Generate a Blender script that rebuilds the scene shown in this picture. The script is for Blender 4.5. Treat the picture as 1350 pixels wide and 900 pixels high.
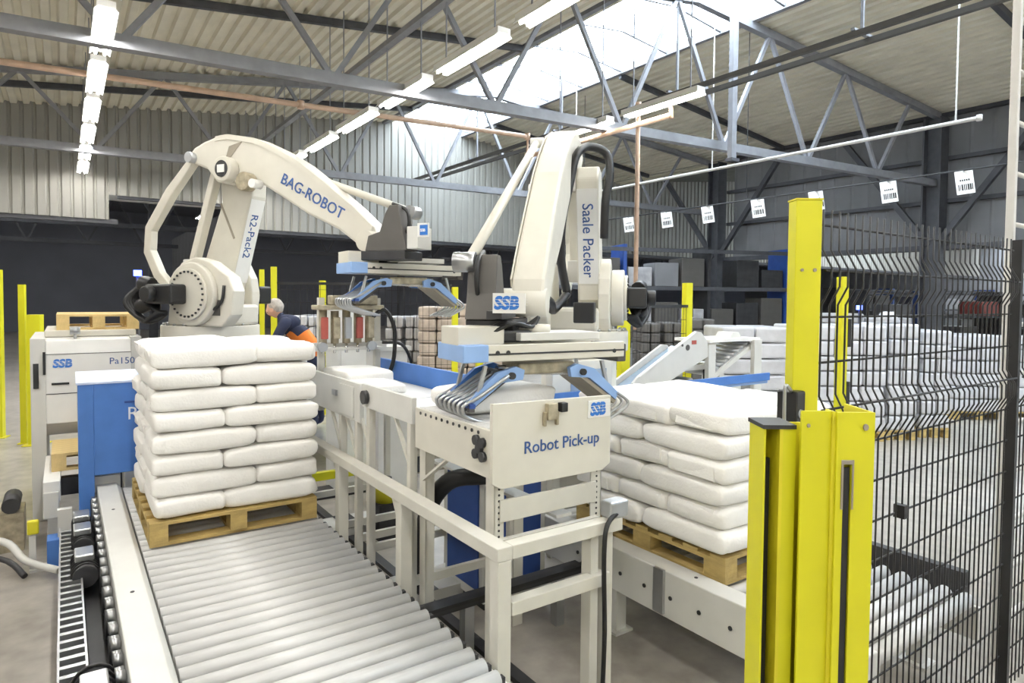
import bpy, math, random
from mathutils import Vector, Matrix, noise

random.seed(7)
S = bpy.context.scene
COL = S.collection
for o in list(bpy.data.objects):
    bpy.data.objects.remove(o)
R_ = math.radians

# ---------------------------------------------------------------- camera, world, exposure
cam_d = bpy.data.cameras.new('camera')
cam = bpy.data.objects.new('camera', cam_d)
COL.objects.link(cam)
S.camera = cam
cam_d.sensor_width = 36.0
cam_d.lens = 850.0 / 1350.0 * 36.0
cam_d.shift_y = -26.0 / 1350.0
cam_d.clip_end = 300
yaw, pitch, roll = R_(34.8), R_(2.0), R_(0.49)
F0 = Vector((math.sin(yaw), math.cos(yaw), 0)); R0 = Vector((math.cos(yaw), -math.sin(yaw), 0)); U0 = Vector((0, 0, 1))
Fv = F0 * math.cos(pitch) - U0 * math.sin(pitch)
U1 = U0 * math.cos(pitch) + F0 * math.sin(pitch)
Rv = R0 * math.cos(roll) + U1 * math.sin(roll)
Uv = U1 * math.cos(roll) - R0 * math.sin(roll)
m = Matrix.Identity(4)
for i in range(3):
    m[i][0] = Rv[i]; m[i][1] = Uv[i]; m[i][2] = -Fv[i]
m[2][3] = 2.0
cam.matrix_world = m

W = bpy.data.worlds.new('world'); S.world = W
W.use_nodes = True
bg = W.node_tree.nodes['Background']
bg.inputs[0].default_value = (0.80, 0.90, 1.0, 1)
bg.inputs[1].default_value = 11.5
S.view_settings.view_transform = 'Standard'
S.view_settings.look = 'None'
S.view_settings.gamma = 1.0
S.view_settings.exposure = 0.44
try:
    S.view_settings.use_curve_mapping = False
except Exception:
    pass
S.cycles.max_bounces = 8
S.cycles.diffuse_bounces = 5
S.cycles.transparent_max_bounces = 16
S.cycles.use_denoising = True
S.cycles.sample_clamp_indirect = 6.0
TUBE = 72.0          # strength of the fluorescent tubes

# ---------------------------------------------------------------- materials
def lin(c):
    if isinstance(c, str):
        c = [int(c[i:i + 2], 16) / 255 for i in (0, 2, 4)]
    return tuple((x / 12.92 if x <= .04045 else ((x + .055) / 1.055) ** 2.4) for x in c)

MATS = {}
def mat(name, col, rough=.5, metal=0., var=.06, scale=6., bump=0., bscale=60., emit=None, coat=0., stretch=None):
    if name in MATS:
        return MATS[name]
    mt = bpy.data.materials.new(name); mt.use_nodes = True
    nt = mt.node_tree; n = nt.nodes; l = nt.links
    p = n['Principled BSDF']
    c = lin(col)
    tc = n.new('ShaderNodeTexCoord')
    src = tc.outputs['Object']
    if stretch:
        mp = n.new('ShaderNodeMapping'); mp.inputs['Scale'].default_value = stretch
        l.new(src, mp.inputs[0]); src = mp.outputs[0]
    nz = n.new('ShaderNodeTexNoise'); nz.inputs['Scale'].default_value = scale; nz.inputs['Detail'].default_value = 5
    l.new(src, nz.inputs['Vector'])
    rp = n.new('ShaderNodeValToRGB')
    rp.color_ramp.elements[0].position = .3; rp.color_ramp.elements[1].position = .7
    rp.color_ramp.elements[0].color = tuple(x * (1 - var * 1.6) for x in c) + (1,)
    rp.color_ramp.elements[1].color = tuple(min(1, x * (1 + var)) for x in c) + (1,)
    l.new(nz.outputs[0], rp.inputs[0]); l.new(rp.outputs[0], p.inputs['Base Color'])
    p.inputs['Roughness'].default_value = rough
    p.inputs['Metallic'].default_value = metal
    if coat:
        p.inputs['Coat Weight'].default_value = coat
    if bump:
        nb = n.new('ShaderNodeTexNoise'); nb.inputs['Scale'].default_value = bscale; nb.inputs['Detail'].default_value = 4
        l.new(src, nb.inputs['Vector'])
        b = n.new('ShaderNodeBump'); b.inputs['Strength'].default_value = bump; b.inputs['Distance'].default_value = .02
        l.new(nb.outputs[0], b.inputs['Height']); l.new(b.outputs[0], p.inputs['Normal'])
    if emit:
        p.inputs['Emission Color'].default_value = lin(emit[0]) + (1,)
        p.inputs['Emission Strength'].default_value = emit[1]
    MATS[name] = mt
    return mt

CREAM = mat('cream_paint', 'd3cfc3', .42, var=.03)
CREAM2 = mat('cream_paint_frame', 'd0cdc3', .5, var=.04)
GREYW = mat('light_grey_paint', 'd3d2cd', .5, var=.03)
WHITEP = mat('white_panel', 'e9e8e4', .4, var=.02)
BLUE = mat('blue_paint', '4a7ac4', .45, var=.06)
BLUEL = mat('light_blue_paint', '8fb0e0', .45, var=.05)
BLUED = mat('deep_blue_paint', '2c4c92', .5, var=.08)
YEL = mat('yellow_paint', 'd2ce18', .45, var=.03)
YEL2 = mat('yellow_safety', 'd9cf2a', .55, var=.06)
BLACK = mat('black_plastic', '1d1d1e', .45, var=.2)
DARK = mat('dark_metal', '3a3a3c', .5, .3, var=.15)
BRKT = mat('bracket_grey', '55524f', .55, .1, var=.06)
STEEL = mat('steel', 'b9bbbd', .32, .85, var=.08)
ROLL = mat('roller_zinc', 'cfcfce', .38, .1, var=.04, stretch=(1, 14, 14))
CHROME = mat('chrome', 'dcdcdc', .18, 1., var=.03)
BAG = mat('white_woven_sack', 'f6f4f0', .72, var=.025, bump=.18, bscale=70)
WRAP = mat('wrapped_load', 'c6c6ca', .35, var=.10, scale=4, bump=.35, bscale=9, coat=.3)
WRAP2 = mat('wrapped_load_tan', 'b9aa9d', .5, var=.18, scale=5, bump=.3, bscale=9)
WRAP3 = mat('wrapped_load_grey', 'a7a6a8', .5, var=.16, scale=5, bump=.3, bscale=9)
WOOD = mat('pallet_wood', 'bba266', .8, var=.22, scale=5, bump=.3, bscale=50, stretch=(1, 1, 3))
WOOD2 = mat('pale_pallet_wood', 'dcc084', .8, var=.14, scale=5, bump=.2, bscale=50)
COPPER = mat('copper_pipe', 'd2b39b', .45, .2, var=.1)
PIPE = mat('pale_pipe', 'c9c7c2', .5, var=.06)
TRUSS = mat('truss_paint', '909196', .5, .1, var=.08)
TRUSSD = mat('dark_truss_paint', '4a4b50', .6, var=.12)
ROOF = mat('roof_deck_paint', 'e2dccb', .7, var=.06, scale=1.5)
ROOFD = mat('shade_toned_roof', '6a6a64', .8, var=.1, scale=1.5)  # darkness of an unlit bay put into the roof colour
WALLN = mat('white_wall_paint', 'eceae4', .7, var=.03, scale=.8)
WALL = mat('wall_cladding', '9c9a93', .65, var=.05, scale=.8)
WALLD = mat('dark_cladding', '7b7b7e', .75, var=.1, scale=1.2)
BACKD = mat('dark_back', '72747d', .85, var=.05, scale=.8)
INK = mat('blue_ink', '35568f', .6, var=.05)
INKL = mat('logo_blue', '2f72c6', .55, var=.05)
INKW = mat('white_ink', 'f2f4f8', .6, var=.02)
INKK = mat('black_ink', '2a2a2a', .7, var=.1)
ORANGE = mat('orange_vest', 'e07b2c', .8, var=.08)
NAVY = mat('navy_cloth', '232a44', .85, var=.15)
SKIN = mat('skin', 'd6a78e', .6, var=.05)
HAIR = mat('grey_hair', 'b9b1a8', .8, var=.2, scale=30)
TAN = mat('tan_plate', '9b9384', .6, .1, var=.1)
RED = mat('red_plastic', 'b0574d', .5, var=.1)
BRASSY = mat('valve_metal', 'b4aa93', .4, .5, var=.2, scale=20)
GLASSG = mat('grey_window', '8fa0b4', .2, var=.1)
SIGNW = mat('sign_card', 'eeeeec', .6, var=.03)
TUBEM = mat('lit_tube', 'ffffff', .5, emit=('fdfbf6', TUBE))
LEDB = mat('lit_blue_led', '4060ff', .5, emit=('4a62ff', 10))
LEDW = mat('lit_white_lamp', 'ffffff', .5, emit=('fff6e0', 25))

def floor_material():
    mt = bpy.data.materials.new('concrete_floor'); mt.use_nodes = True
    nt = mt.node_tree; n = nt.nodes; l = nt.links; p = n['Principled BSDF']
    tc = n.new('ShaderNodeTexCoord')
    a = n.new('ShaderNodeTexNoise'); a.inputs['Scale'].default_value = .9; a.inputs['Detail'].default_value = 8
    b = n.new('ShaderNodeTexNoise'); b.inputs['Scale'].default_value = 7; b.inputs['Detail'].default_value = 6
    l.new(tc.outputs['Object'], a.inputs[0]); l.new(tc.outputs['Object'], b.inputs[0])
    mx = n.new('ShaderNodeMath'); mx.operation = 'ADD'
    l.new(a.outputs[0], mx.inputs[0]); l.new(b.outputs[0], mx.inputs[1])
    hf = n.new('ShaderNodeMath'); hf.operation = 'MULTIPLY'; hf.inputs[1].default_value = .5
    l.new(mx.outputs[0], hf.inputs[0])
    rp = n.new('ShaderNodeValToRGB')
    rp.color_ramp.elements[0].position = .35; rp.color_ramp.elements[1].position = .65
    rp.color_ramp.elements[0].color = lin('8a847d') + (1,); rp.color_ramp.elements[1].color = lin('b0aaa1') + (1,)
    l.new(hf.outputs[0], rp.inputs[0]); l.new(rp.outputs[0], p.inputs['Base Color'])
    p.inputs['Roughness'].default_value = .33
    return mt
FLOOR = floor_material()

def glass_material():
    mt = bpy.data.materials.new('skylight_glazing'); mt.use_nodes = True
    nt = mt.node_tree; n = nt.nodes; l = nt.links
    out = n['Material Output']; n.remove(n['Principled BSDF'])
    t = n.new('ShaderNodeBsdfTransparent'); t.inputs[0].default_value = (.93, .96, .98, 1)
    g = n.new('ShaderNodeBsdfGlossy'); g.inputs['Roughness'].default_value = .1
    mx = n.new('ShaderNodeMixShader'); mx.inputs[0].default_value = .06
    l.new(t.outputs[0], mx.inputs[1]); l.new(g.outputs[0], mx.inputs[2]); l.new(mx.outputs[0], out.inputs[0])
    return mt
GLASS = glass_material()

# ---------------------------------------------------------------- mesh builder
class MB:
    def __init__(s):
        s.v = []; s.f = []; s.sm = []
    def add(s, vs, fs, smooth=False):
        k = len(s.v)
        s.v += [tuple(v) for v in vs]
        s.f += [tuple(i + k for i in f) for f in fs]
        s.sm += [smooth] * len(fs) if isinstance(smooth, bool) else list(smooth)
        return s
    def box(s, a, b, rot=None, piv=None):
        x0, y0, z0 = a; x1, y1, z1 = b
        vs = [Vector(p) for p in ((x0, y0, z0), (x1, y0, z0), (x1, y1, z0), (x0, y1, z0), (x0, y0, z1), (x1, y0, z1), (x1, y1, z1), (x0, y1, z1))]
        if rot is not None:
            c = Vector(piv) if piv is not None else (vs[0] + vs[6]) / 2
            vs = [rot @ (p - c) + c for p in vs]
        return s.add(vs, [(0, 3, 2, 1), (4, 5, 6, 7), (0, 1, 5, 4), (1, 2, 6, 5), (2, 3, 7, 6), (3, 0, 4, 7)])
    def bar(s, p, q, w, h, up=(0, 0, 1)):
        p, q = Vector(p), Vector(q); d = (q - p).normalized(); u = Vector(up)
        if abs(d.dot(u)) > .98: u = Vector((0, 1, 0))
        a = d.cross(u).normalized(); b = a.cross(d).normalized()
        vs = [e + a * i * w / 2 + b * j * h / 2 for e in (p, q) for i, j in ((-1, -1), (1, -1), (1, 1), (-1, 1))]
        return s.add(vs, [(0, 1, 2, 3), (7, 6, 5, 4), (0, 4, 5, 1), (1, 5, 6, 2), (2, 6, 7, 3), (3, 7, 4, 0)])
    def cyl(s, p, q, r, n=14, r2=None):
        p, q = Vector(p), Vector(q); d = (q - p).normalized()
        u = Vector((0, 0, 1)) if abs(d.z) < .9 else Vector((1, 0, 0))
        a = d.cross(u).normalized(); b = d.cross(a)
        r2 = r if r2 is None else r2
        vs = []
        for e, rr in ((p, r), (q, r2)):
            for i in range(n):
                t = 2 * math.pi * i / n
                vs.append(e + (a * math.cos(t) + b * math.sin(t)) * rr)
        fs = [(i, n + i, n + (i + 1) % n, (i + 1) % n) for i in range(n)]
        fs += [tuple(range(n)), tuple(range(2 * n - 1, n - 1, -1))]
        return s.add(vs, fs, [True] * n + [False] * 2)
    def tube(s, pts, r, n=8, sub=5):
        P = [Vector(p) for p in pts]
        if sub > 1 and len(P) > 2:
            Q = []
            for i in range(len(P) - 1):
                p0 = P[max(i - 1, 0)]; p1 = P[i]; p2 = P[i + 1]; p3 = P[min(i + 2, len(P) - 1)]
                for k in range(sub):
                    t = k / sub
                    Q.append(.5 * ((2 * p1) + (p2 - p0) * t + (2 * p0 - 5 * p1 + 4 * p2 - p3) * t * t + (3 * p1 - p0 - 3 * p2 + p3) * t ** 3))
            P = Q + [P[-1]]
        vs = []; a = None
        for i, p in enumerate(P):
            d = (P[min(i + 1, len(P) - 1)] - P[max(i - 1, 0)]).normalized()
            if a is None:
                u = Vector((0, 0, 1)) if abs(d.z) < .9 else Vector((1, 0, 0))
                a = d.cross(u).normalized()
            a = (a - d * a.dot(d)).normalized(); b = d.cross(a)
            for k in range(n):
                t = 2 * math.pi * k / n
                vs.append(p + (a * math.cos(t) + b * math.sin(t)) * r)
        fs = []; m_ = len(P)
        for i in range(m_ - 1):
            for k in range(n):
                fs.append((i * n + k, (i + 1) * n + k, (i + 1) * n + (k + 1) % n, i * n + (k + 1) % n))
        k0 = len(fs)
        fs += [tuple(range(n)), tuple(range(m_ * n - 1, (m_ - 1) * n - 1, -1))]
        return s.add(vs, fs, [True] * k0 + [False] * 2)
    def prism(s, poly, a, b, plane='xz'):
        """polygon extruded along the axis left over, from a to b"""
        n = len(poly)
        def P(u, v, w):
            return {'xz': (u, w, v), 'xy': (u, v, w), 'yz': (w, u, v)}[plane]
        vs = [P(u, v, a) for u, v in poly] + [P(u, v, b) for u, v in poly]
        fs = [(i, (i + 1) % n, n + (i + 1) % n, n + i) for i in range(n)] + [tuple(range(n - 1, -1, -1)), tuple(range(n, 2 * n))]
        return s.add(vs, fs)
    def mesh(s, name, material):
        me = bpy.data.meshes.new(name)
        me.from_pydata(s.v, [], s.f); me.update()
        me.polygons.foreach_set('use_smooth', s.sm)
        me.materials.append(material)
        import bmesh
        bm = bmesh.new(); bm.from_mesh(me); bmesh.ops.recalc_face_normals(bm, faces=bm.faces); bm.to_mesh(me); bm.free()
        return me
    def obj(s, name, material, parent=None, bevel=0., stuff=False):
        o = bpy.data.objects.new(name, s.mesh(name, material)); COL.objects.link(o)
        if parent is not None: o.parent = parent
        if bevel:
            md = o.modifiers.new('bevel', 'BEVEL'); md.width = bevel; md.segments = 2; md.limit_method = 'ANGLE'; md.angle_limit = R_(40)
            md.harden_normals = False
        if stuff: o['kind'] = 'stuff'
        return o

def empty(name, loc=(0, 0, 0), rz=0., parent=None):
    o = bpy.data.objects.new(name, None); COL.objects.link(o)
    o.empty_display_size = .1
    o.location = loc; o.rotation_euler = (0, 0, rz)
    if parent is not None: o.parent = parent
    return o
def tag(o, label, cat, group=None):
    o['label'] = label; o['category'] = cat
    if group: o['group'] = group
    return o
def thing(name, label, cat, loc=(0, 0, 0), rz=0., group=None):
    return tag(empty(name, loc, rz), label, cat, group)
def struct(o):
    o['kind'] = 'structure'; return o
def inst(name, mesh, parent=None, loc=(0, 0, 0), rot=(0, 0, 0)):
    o = bpy.data.objects.new(name, mesh); COL.objects.link(o)
    if parent is not None: o.parent = parent
    o.location = loc; o.rotation_euler = rot
    return o
def copy_tree(o, parent=None):
    c = o.copy(); COL.objects.link(c)
    if parent is not None: c.parent = parent
    for ch in list(o.children): copy_tree(ch, c)
    return c
ORD = ['first', 'second', 'third', 'fourth', 'fifth', 'sixth', 'seventh', 'eighth', 'ninth', 'tenth', 'eleventh', 'twelfth', 'thirteenth', 'fourteenth', 'fifteenth', 'sixteenth', 'seventeenth', 'eighteenth']

def text(txt, size, origin, xdir, ydir, material, parent, name='lettering', bold=0., shear=0., align='LEFT', sx=1.):
    cu = bpy.data.curves.new('t', 'FONT'); cu.body = txt; cu.size = size; cu.extrude = .0012; cu.offset = bold * size
    cu.shear = shear; cu.align_x = align; cu.resolution_u = 3
    to = bpy.data.objects.new('t', cu); COL.objects.link(to)
    bpy.context.view_layer.update()
    me = bpy.data.meshes.new_from_object(to.evaluated_get(bpy.context.evaluated_depsgraph_get()))
    bpy.data.objects.remove(to); bpy.data.curves.remove(cu)
    X = Vector(xdir).normalized(); Y = Vector(ydir).normalized(); Z = X.cross(Y).normalized()
    M = Matrix((X, Y, Z)).transposed().to_4x4()
    M.translation = Vector(origin)
    me.transform(M @ Matrix.Diagonal((sx, 1, 1, 1)))
    me.materials.clear(); me.materials.append(material)
    me.name = name
    return inst(name, me, parent)

def logo(size, origin, xdir, ydir, parent, stripe_mat, sx=.95):
    """striped bold letters SSB, lower left corner at origin; size = cap height / 0.7"""
    o = text('SSB', size, origin, xdir, ydir, INKL, parent, 'emblem', bold=.045, shear=.12, sx=sx)
    X = Vector(xdir).normalized(); Y = Vector(ydir).normalized(); Z = X.cross(Y)
    mb = MB()
    for k in (.2, .36, .52):
        p = Vector(origin) + Y * size * k + Z * .0018
        mb.bar(p - X * size * .02, p + X * size * 2.05 * sx, size * .02, .0014, up=Z)
    mb.obj('emblem_stripes', stripe_mat, parent)
    return o

# ================================================================= SETTING
FX0, FX1, FY0, FY1 = -14., 62., -9., 44.
struct(MB().box((FX0, FY0, -.2), (FX1, FY1, 0)).obj('floor', FLOOR))

def corrug(width, length, pitch, depth, axis='y', frac=.45):
    """trapezoidal sheet: profile along x, extruded along y (or z)"""
    pts = []; x = 0.
    while x < width - 1e-6:
        a = min(x + pitch, width)
        w = a - x
        pts += [(x, 0), (x + w * frac, 0), (x + w * (frac + .12), depth), (x + w * .9, depth)]
        x = a
    pts.append((width, 0))
    n = len(pts); mb = MB()
    if axis == 'y':
        vs = [(p[0], 0, p[1]) for p in pts] + [(p[0], length, p[1]) for p in pts]
    else:
        vs = [(p[0], p[1], 0) for p in pts] + [(p[0], p[1], length) for p in pts]
    mb.add(vs, [(i, i + 1, n + i + 1, n + i) for i in range(n - 1)])
    return mb

RIDGE, RZ, SL = 10.2, 7.95, .115
def zroof(x): return RZ - SL * abs(x - RIDGE)
ang = math.atan(SL)
# roof deck: sheets one metre wide, ribs run along the building
ceil = empty('ceiling'); struct(ceil)
WX = 1.0
sheet_me = corrug(WX / math.cos(ang), 29.2, .25, .07).mesh('roof_sheet', ROOF)
x = -14.
while x < 8.75:
    inst('roof_sheet', sheet_me, ceil, (x, FY0, zroof(x)), (0, -ang, 0)); x += WX
x = 11.65
while x < 18.9:
    inst('roof_sheet', sheet_me, ceil, (x, FY0, zroof(x)), (0, ang, 0)); x += WX
# ridge skylight
sky = struct(empty('window_1'))
fr = MB()
for xs in (8.72, 11.68):
    fr.box((xs - .06, FY0, zroof(xs) - .06), (xs + .06, 20.2, zroof(xs) + .12))
fr.obj('window_frame', TRUSS, sky)
pane_l = MB().add([(8.75, 0, zroof(8.75)), (10.2, 0, RZ), (10.2, 1.44, RZ), (8.75, 1.44, zroof(8.75))], [(0, 1, 2, 3)]).mesh('pane', GLASS)
pane_r = MB().add([(11.65, 0, zroof(11.65)), (10.2, 0, RZ), (10.2, 1.44, RZ), (11.65, 1.44, zroof(11.65))], [(0, 1, 2, 3)]).mesh('pane', GLASS)
bar_l = MB().bar((8.75, 0, zroof(8.75)), (10.2, 0, RZ), .05, .07).bar((10.2, 0, RZ), (11.65, 0, zroof(11.65)), .05, .07).mesh('glazing_bar', TRUSS)
yy = FY0
while yy < 20:
    inst('pane', pane_l, sky, (0, yy + .03, .03)); inst('pane', pane_r, sky, (0, yy + .03, .03)); inst('glazing_bar', bar_l, sky, (0, yy, 0)); yy += 1.5

# far wall: cladding sheets hung above an opening 4 m high
wf = struct(empty('wall_far'))
WZ = 4.0
def wall_sheet(x, z0=WZ):
    h = max(zroof(x), zroof(x + 1)) - z0 + .05
    return corrug(1.0, h, .25, .045, 'z', .62)
cache = {}
for i in range(-14, 57):
    z0 = WZ if not (1 <= i < 4) else 4.65
    h = (max(zroof(i), zroof(i + 1)) if i < 19 else 9.2) - z0 + .05
    key = round(h, 2)
    if key not in cache:
        cache[key] = corrug(1.0, h, .25, .045, 'z', .62).mesh('cladding_sheet', WALL)
    inst('cladding_sheet', cache[key], wf, (i, 20.0, z0))
MB().box((-14, 20.06, 3.9), (1.2, 20.2, 4.02)).box((3.9, 20.06, 3.9), (57, 20.2, 4.02)).box((1.2, 20.06, 4.58), (3.9, 20.2, 4.68)).obj('sill_beam', TRUSSD, wf)

# second bay beyond the valley, roof coloured dark as if unlit, and its low partition
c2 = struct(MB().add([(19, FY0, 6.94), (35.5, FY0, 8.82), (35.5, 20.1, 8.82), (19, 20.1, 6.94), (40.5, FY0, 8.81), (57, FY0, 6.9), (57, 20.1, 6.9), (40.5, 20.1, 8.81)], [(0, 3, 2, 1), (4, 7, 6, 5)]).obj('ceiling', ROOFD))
sk2 = struct(empty('added_skylight'))  # unseen skylight added to bring fill daylight into the second bay
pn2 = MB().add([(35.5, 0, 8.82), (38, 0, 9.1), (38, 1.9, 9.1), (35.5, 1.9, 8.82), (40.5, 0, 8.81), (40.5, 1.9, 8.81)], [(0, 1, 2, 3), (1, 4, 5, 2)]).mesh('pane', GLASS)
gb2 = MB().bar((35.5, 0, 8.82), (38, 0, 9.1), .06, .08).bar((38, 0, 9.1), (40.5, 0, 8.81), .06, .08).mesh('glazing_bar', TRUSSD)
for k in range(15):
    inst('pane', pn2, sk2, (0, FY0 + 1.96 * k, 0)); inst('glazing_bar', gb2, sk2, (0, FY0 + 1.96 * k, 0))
wr = struct(empty('wall_right'))
for k in range(23):
    y0 = -9 + k
    inst('cladding_sheet', corrug(1.0, 3.42, .5, .02, 'z', .8).mesh('cladding_sheet', WALLD) if k == 0 else wr.children[0].data, wr, (19.02, y0, 3.5), (0, 0, math.pi / 2))
girt = MB().box((18.86, -9, 0), (19.0, 14.2, .1)).mesh('girt', TRUSSD)
for z in (3.42, 4.6, 5.7, 6.84):
    inst('girt', girt, wr, (0, 0, z))
MB().box((18.7, -9, 3.38), (19.1, 14.2, 3.5)).obj('edge_beam', TRUSSD, wr)
# remaining shell
struct(MB().box((FX0 - .2, FY0, 0), (FX0, FY1, 7.5)).obj('wall_left', WALLN))
struct(MB().box((FX0, FY0 - .2, 0), (FX1, FY0, 9.5)).obj('wall_near', WALLN))
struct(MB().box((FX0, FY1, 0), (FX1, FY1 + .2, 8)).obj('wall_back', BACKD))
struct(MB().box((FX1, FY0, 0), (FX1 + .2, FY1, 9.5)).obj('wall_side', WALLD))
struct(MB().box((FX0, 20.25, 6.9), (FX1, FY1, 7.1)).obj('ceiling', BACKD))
struct(MB().box((3.9, 20.25, 0), (4.1, FY1, 6.9)).obj('wall_inner', WALLD)) if False else None

# columns
def column(x, y, h, label, brace=True):
    t = thing('steel_column', label, 'column', (x, y, 0))
    w = .22
    MB().box((-w, -w, 0), (w, -w + .04, h)).box((-w, w - .04, 0), (w, w, h)).box((-.02, -w + .04, 0), (.02, w - .04, h)).obj('post', TRUSSD, t)
    MB().box((-.32, -.32, 0), (.32, .32, .03)).obj('foot_plate', TRUSSD, t)
    if brace:
        for s in (1, -1):
            MB().bar((0, s * .1, 3.5), (0, s * 2.4, h - .15), .14, .14).obj('brace', TRUSSD, t)
column(18.6, 14.4, 6.75, 'dark steel column with raking braces where the ribbed far wall ends')
column(18.6, 7.6, 6.75, 'dark braced steel column carrying the partition high behind the hanging signs')

# trusses
def truss(y, x0, x1, label, zc=5.1, n=None, m1=TRUSS, step=2.6, top=True, ztop=None, rz=0.):
    t = thing('roof_truss', label, 'truss', (0, y, 0), rz)
    zt = ztop or (lambda x: zroof(x) - .12)
    MB().bar((x0, 0, zc), (x1, 0, zc), .16, .17).obj('bottom_chord', m1, t)
    if x0 < RIDGE < x1 and ztop is None:
        MB().bar((x0, 0, zt(x0)), (RIDGE, 0, zt(RIDGE)), .14, .16).bar((RIDGE, 0, zt(RIDGE)), (x1, 0, zt(x1)), .14, .16).obj('top_chord', m1, t)
    else:
        MB().bar((x0, 0, zt(x0)), (x1, 0, zt(x1)), .14, .16).obj('top_chord', m1, t)
    x = x0 + .1
    while x + step <= x1 + .01:
        mid = x + step / 2
        MB().bar((x, 0, zt(x)), (mid, 0, zc), .075, .075).obj('diagonal', m1, t)
        MB().bar((mid, 0, zc), (x + step, 0, zt(x + step)), .075, .075).obj('diagonal', m1, t)
        x += step
    return t
truss(9.4, -8.6, 18.8, 'long grey lattice roof truss crossing the whole picture above both robots', rz=R_(-5.5))
truss(16.5, -8.6, 18.8, 'grey lattice roof truss close in front of the far wall', rz=R_(-5))
truss(1.2, -8.6, 18.6, 'grey lattice roof truss over the viewer, out of the picture')
for yv, lab in ((12.1, 'dark flat rafter under the roof deck between the two lattice trusses'), (4.8, 'dark flat rafter under the roof deck nearest the viewer'), (17.9, 'dark flat rafter under the roof deck closest to the far wall')):
    t = thing('roof_beam', lab, 'beam', (0, yv, 0))
    MB().bar((-13.8, 0, zroof(-13.8) - .08), (8.7, 0, zroof(8.7) - .08), .1, .13).obj('left_flange', TRUSSD, t)
    MB().bar((11.7, 0, zroof(11.7) - .08), (18.9, 0, zroof(18.9) - .08), .1, .13).obj('right_flange', TRUSSD, t)
# two long rails that run along the hall below the roof, right of the skylight
t = thing('hanging_rail', 'pair of dark parallel rails hung along the hall under the skylight', 'rail', (9.5, 0, 5.85))
MB().box((-.04, 3.0, 0), (.04, 19.9, .08)).obj('rail', BRKT, t); MB().box((.36, 3.0, 0), (.44, 19.9, .08)).obj('rail', BRKT, t)
for yv in (5, 8.5, 12, 15.8):
    MB().box((.2, yv - .02, .1), (.24, yv + .02, 2.0)).box((-.05, yv - .03, .09), (.55, yv + .03, .13)).obj('hanger', TRUSS, t)
t = thing('hanging_post', 'short pale steel post hanging from the roof beside the long truss chord', 'post', (10.6, 7.9, 4.75))
MB().box((-.05, -.05, 0), (.05, .05, 3.15)).box((.08, -.03, 0), (.12, .03, 2.9)).obj('post', TRUSS, t)
MB().box((-.08, -.08, -.06), (.16, .08, 0)).obj('end_plate', TRUSSD, t)
# dark hall behind the far wall
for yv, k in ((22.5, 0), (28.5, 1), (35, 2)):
    truss(yv, -13.5, 56, ('lattice truss in the dark hall just behind the far wall opening', 'second lattice truss deep in the dark hall', 'third and farthest lattice truss in the dark hall')[k], 4.9 - .25 * k, step=2.2, m1=PIPE if k == 0 else TRUSSD, ztop=lambda x: 6.6)  # paler colour of the nearest truss stands in for light falling on it
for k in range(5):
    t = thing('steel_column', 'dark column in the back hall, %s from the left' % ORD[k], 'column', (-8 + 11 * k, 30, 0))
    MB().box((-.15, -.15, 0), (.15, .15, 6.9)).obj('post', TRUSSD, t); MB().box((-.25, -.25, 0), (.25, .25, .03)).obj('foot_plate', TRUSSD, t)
t = thing('side_partition', 'dark ribbed partition running back from the notch in the far wall', 'wall', (4.6, 21, 0))
corr = corrug(1.0, 4.9, .25, .04, 'z', .6).mesh('cladding_sheet', WALLD)
for k in range(16):
    inst('cladding_sheet', corr, t, (0, k * 1.0, 0), (0, 0, math.pi / 2))

# fluorescent lamps
hous_me = MB().box((-.09, -.8, .05), (.09, .8, .12)).mesh('housing', WHITEP)
refl_me = MB().prism([(-.12, .01), (-.11, .01), (-.07, .05), (.07, .05), (.11, .01), (.12, .01), (.08, .06), (-.08, .06)], -.8, .8, 'xz').mesh('reflector', WHITEP)
tube_me = MB().cyl((-.05, -.75, .02), (-.05, .75, .02), .018, 8).cyl((.05, -.75, .02), (.05, .75, .02), .018, 8).mesh('tube', TUBEM)
SUSP = {}
def lamp(x, y, z, label, group):
    zr = zroof(x) if y < 20 and x < 19 else (6.94 + (min(x, 76 - x) - 19) * .1137 if y < 20 else 6.88)
    hk = round(zr - z, 2)
    if hk not in SUSP: SUSP[hk] = MB().box((-.008, -.008, .12), (.008, .008, hk + .02)).mesh('hanger', TRUSS)
    susp_me = SUSP[hk]
    t = thing('fluorescent_lamp', label, 'lamp', (x, y, z), 0, group)
    inst('housing', hous_me, t); inst('reflector', refl_me, t); inst('tube', tube_me, t); inst('hanger', susp_me, t, (0, -.6, 0)); inst('hanger', susp_me, t, (0, .6, 0))
ys = [18.9 - 1.95 * k for k in range(15)]
for rname, rx in (('left', .42), ('middle', 4.3), ('right', 7.85), ('leftmost', -3.6), ):
    for k, yv in enumerate(ys):
        if rname == 'right' and (k < 5 or yv < 7): continue
        lamp(rx, yv, 5.08, 'lit fluorescent lamp in the %s ceiling row, %s from the far wall' % (rname, ORD[k if rname != 'right' else k - 5]), 'fluorescent lamps in the %s row' % rname)
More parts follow.
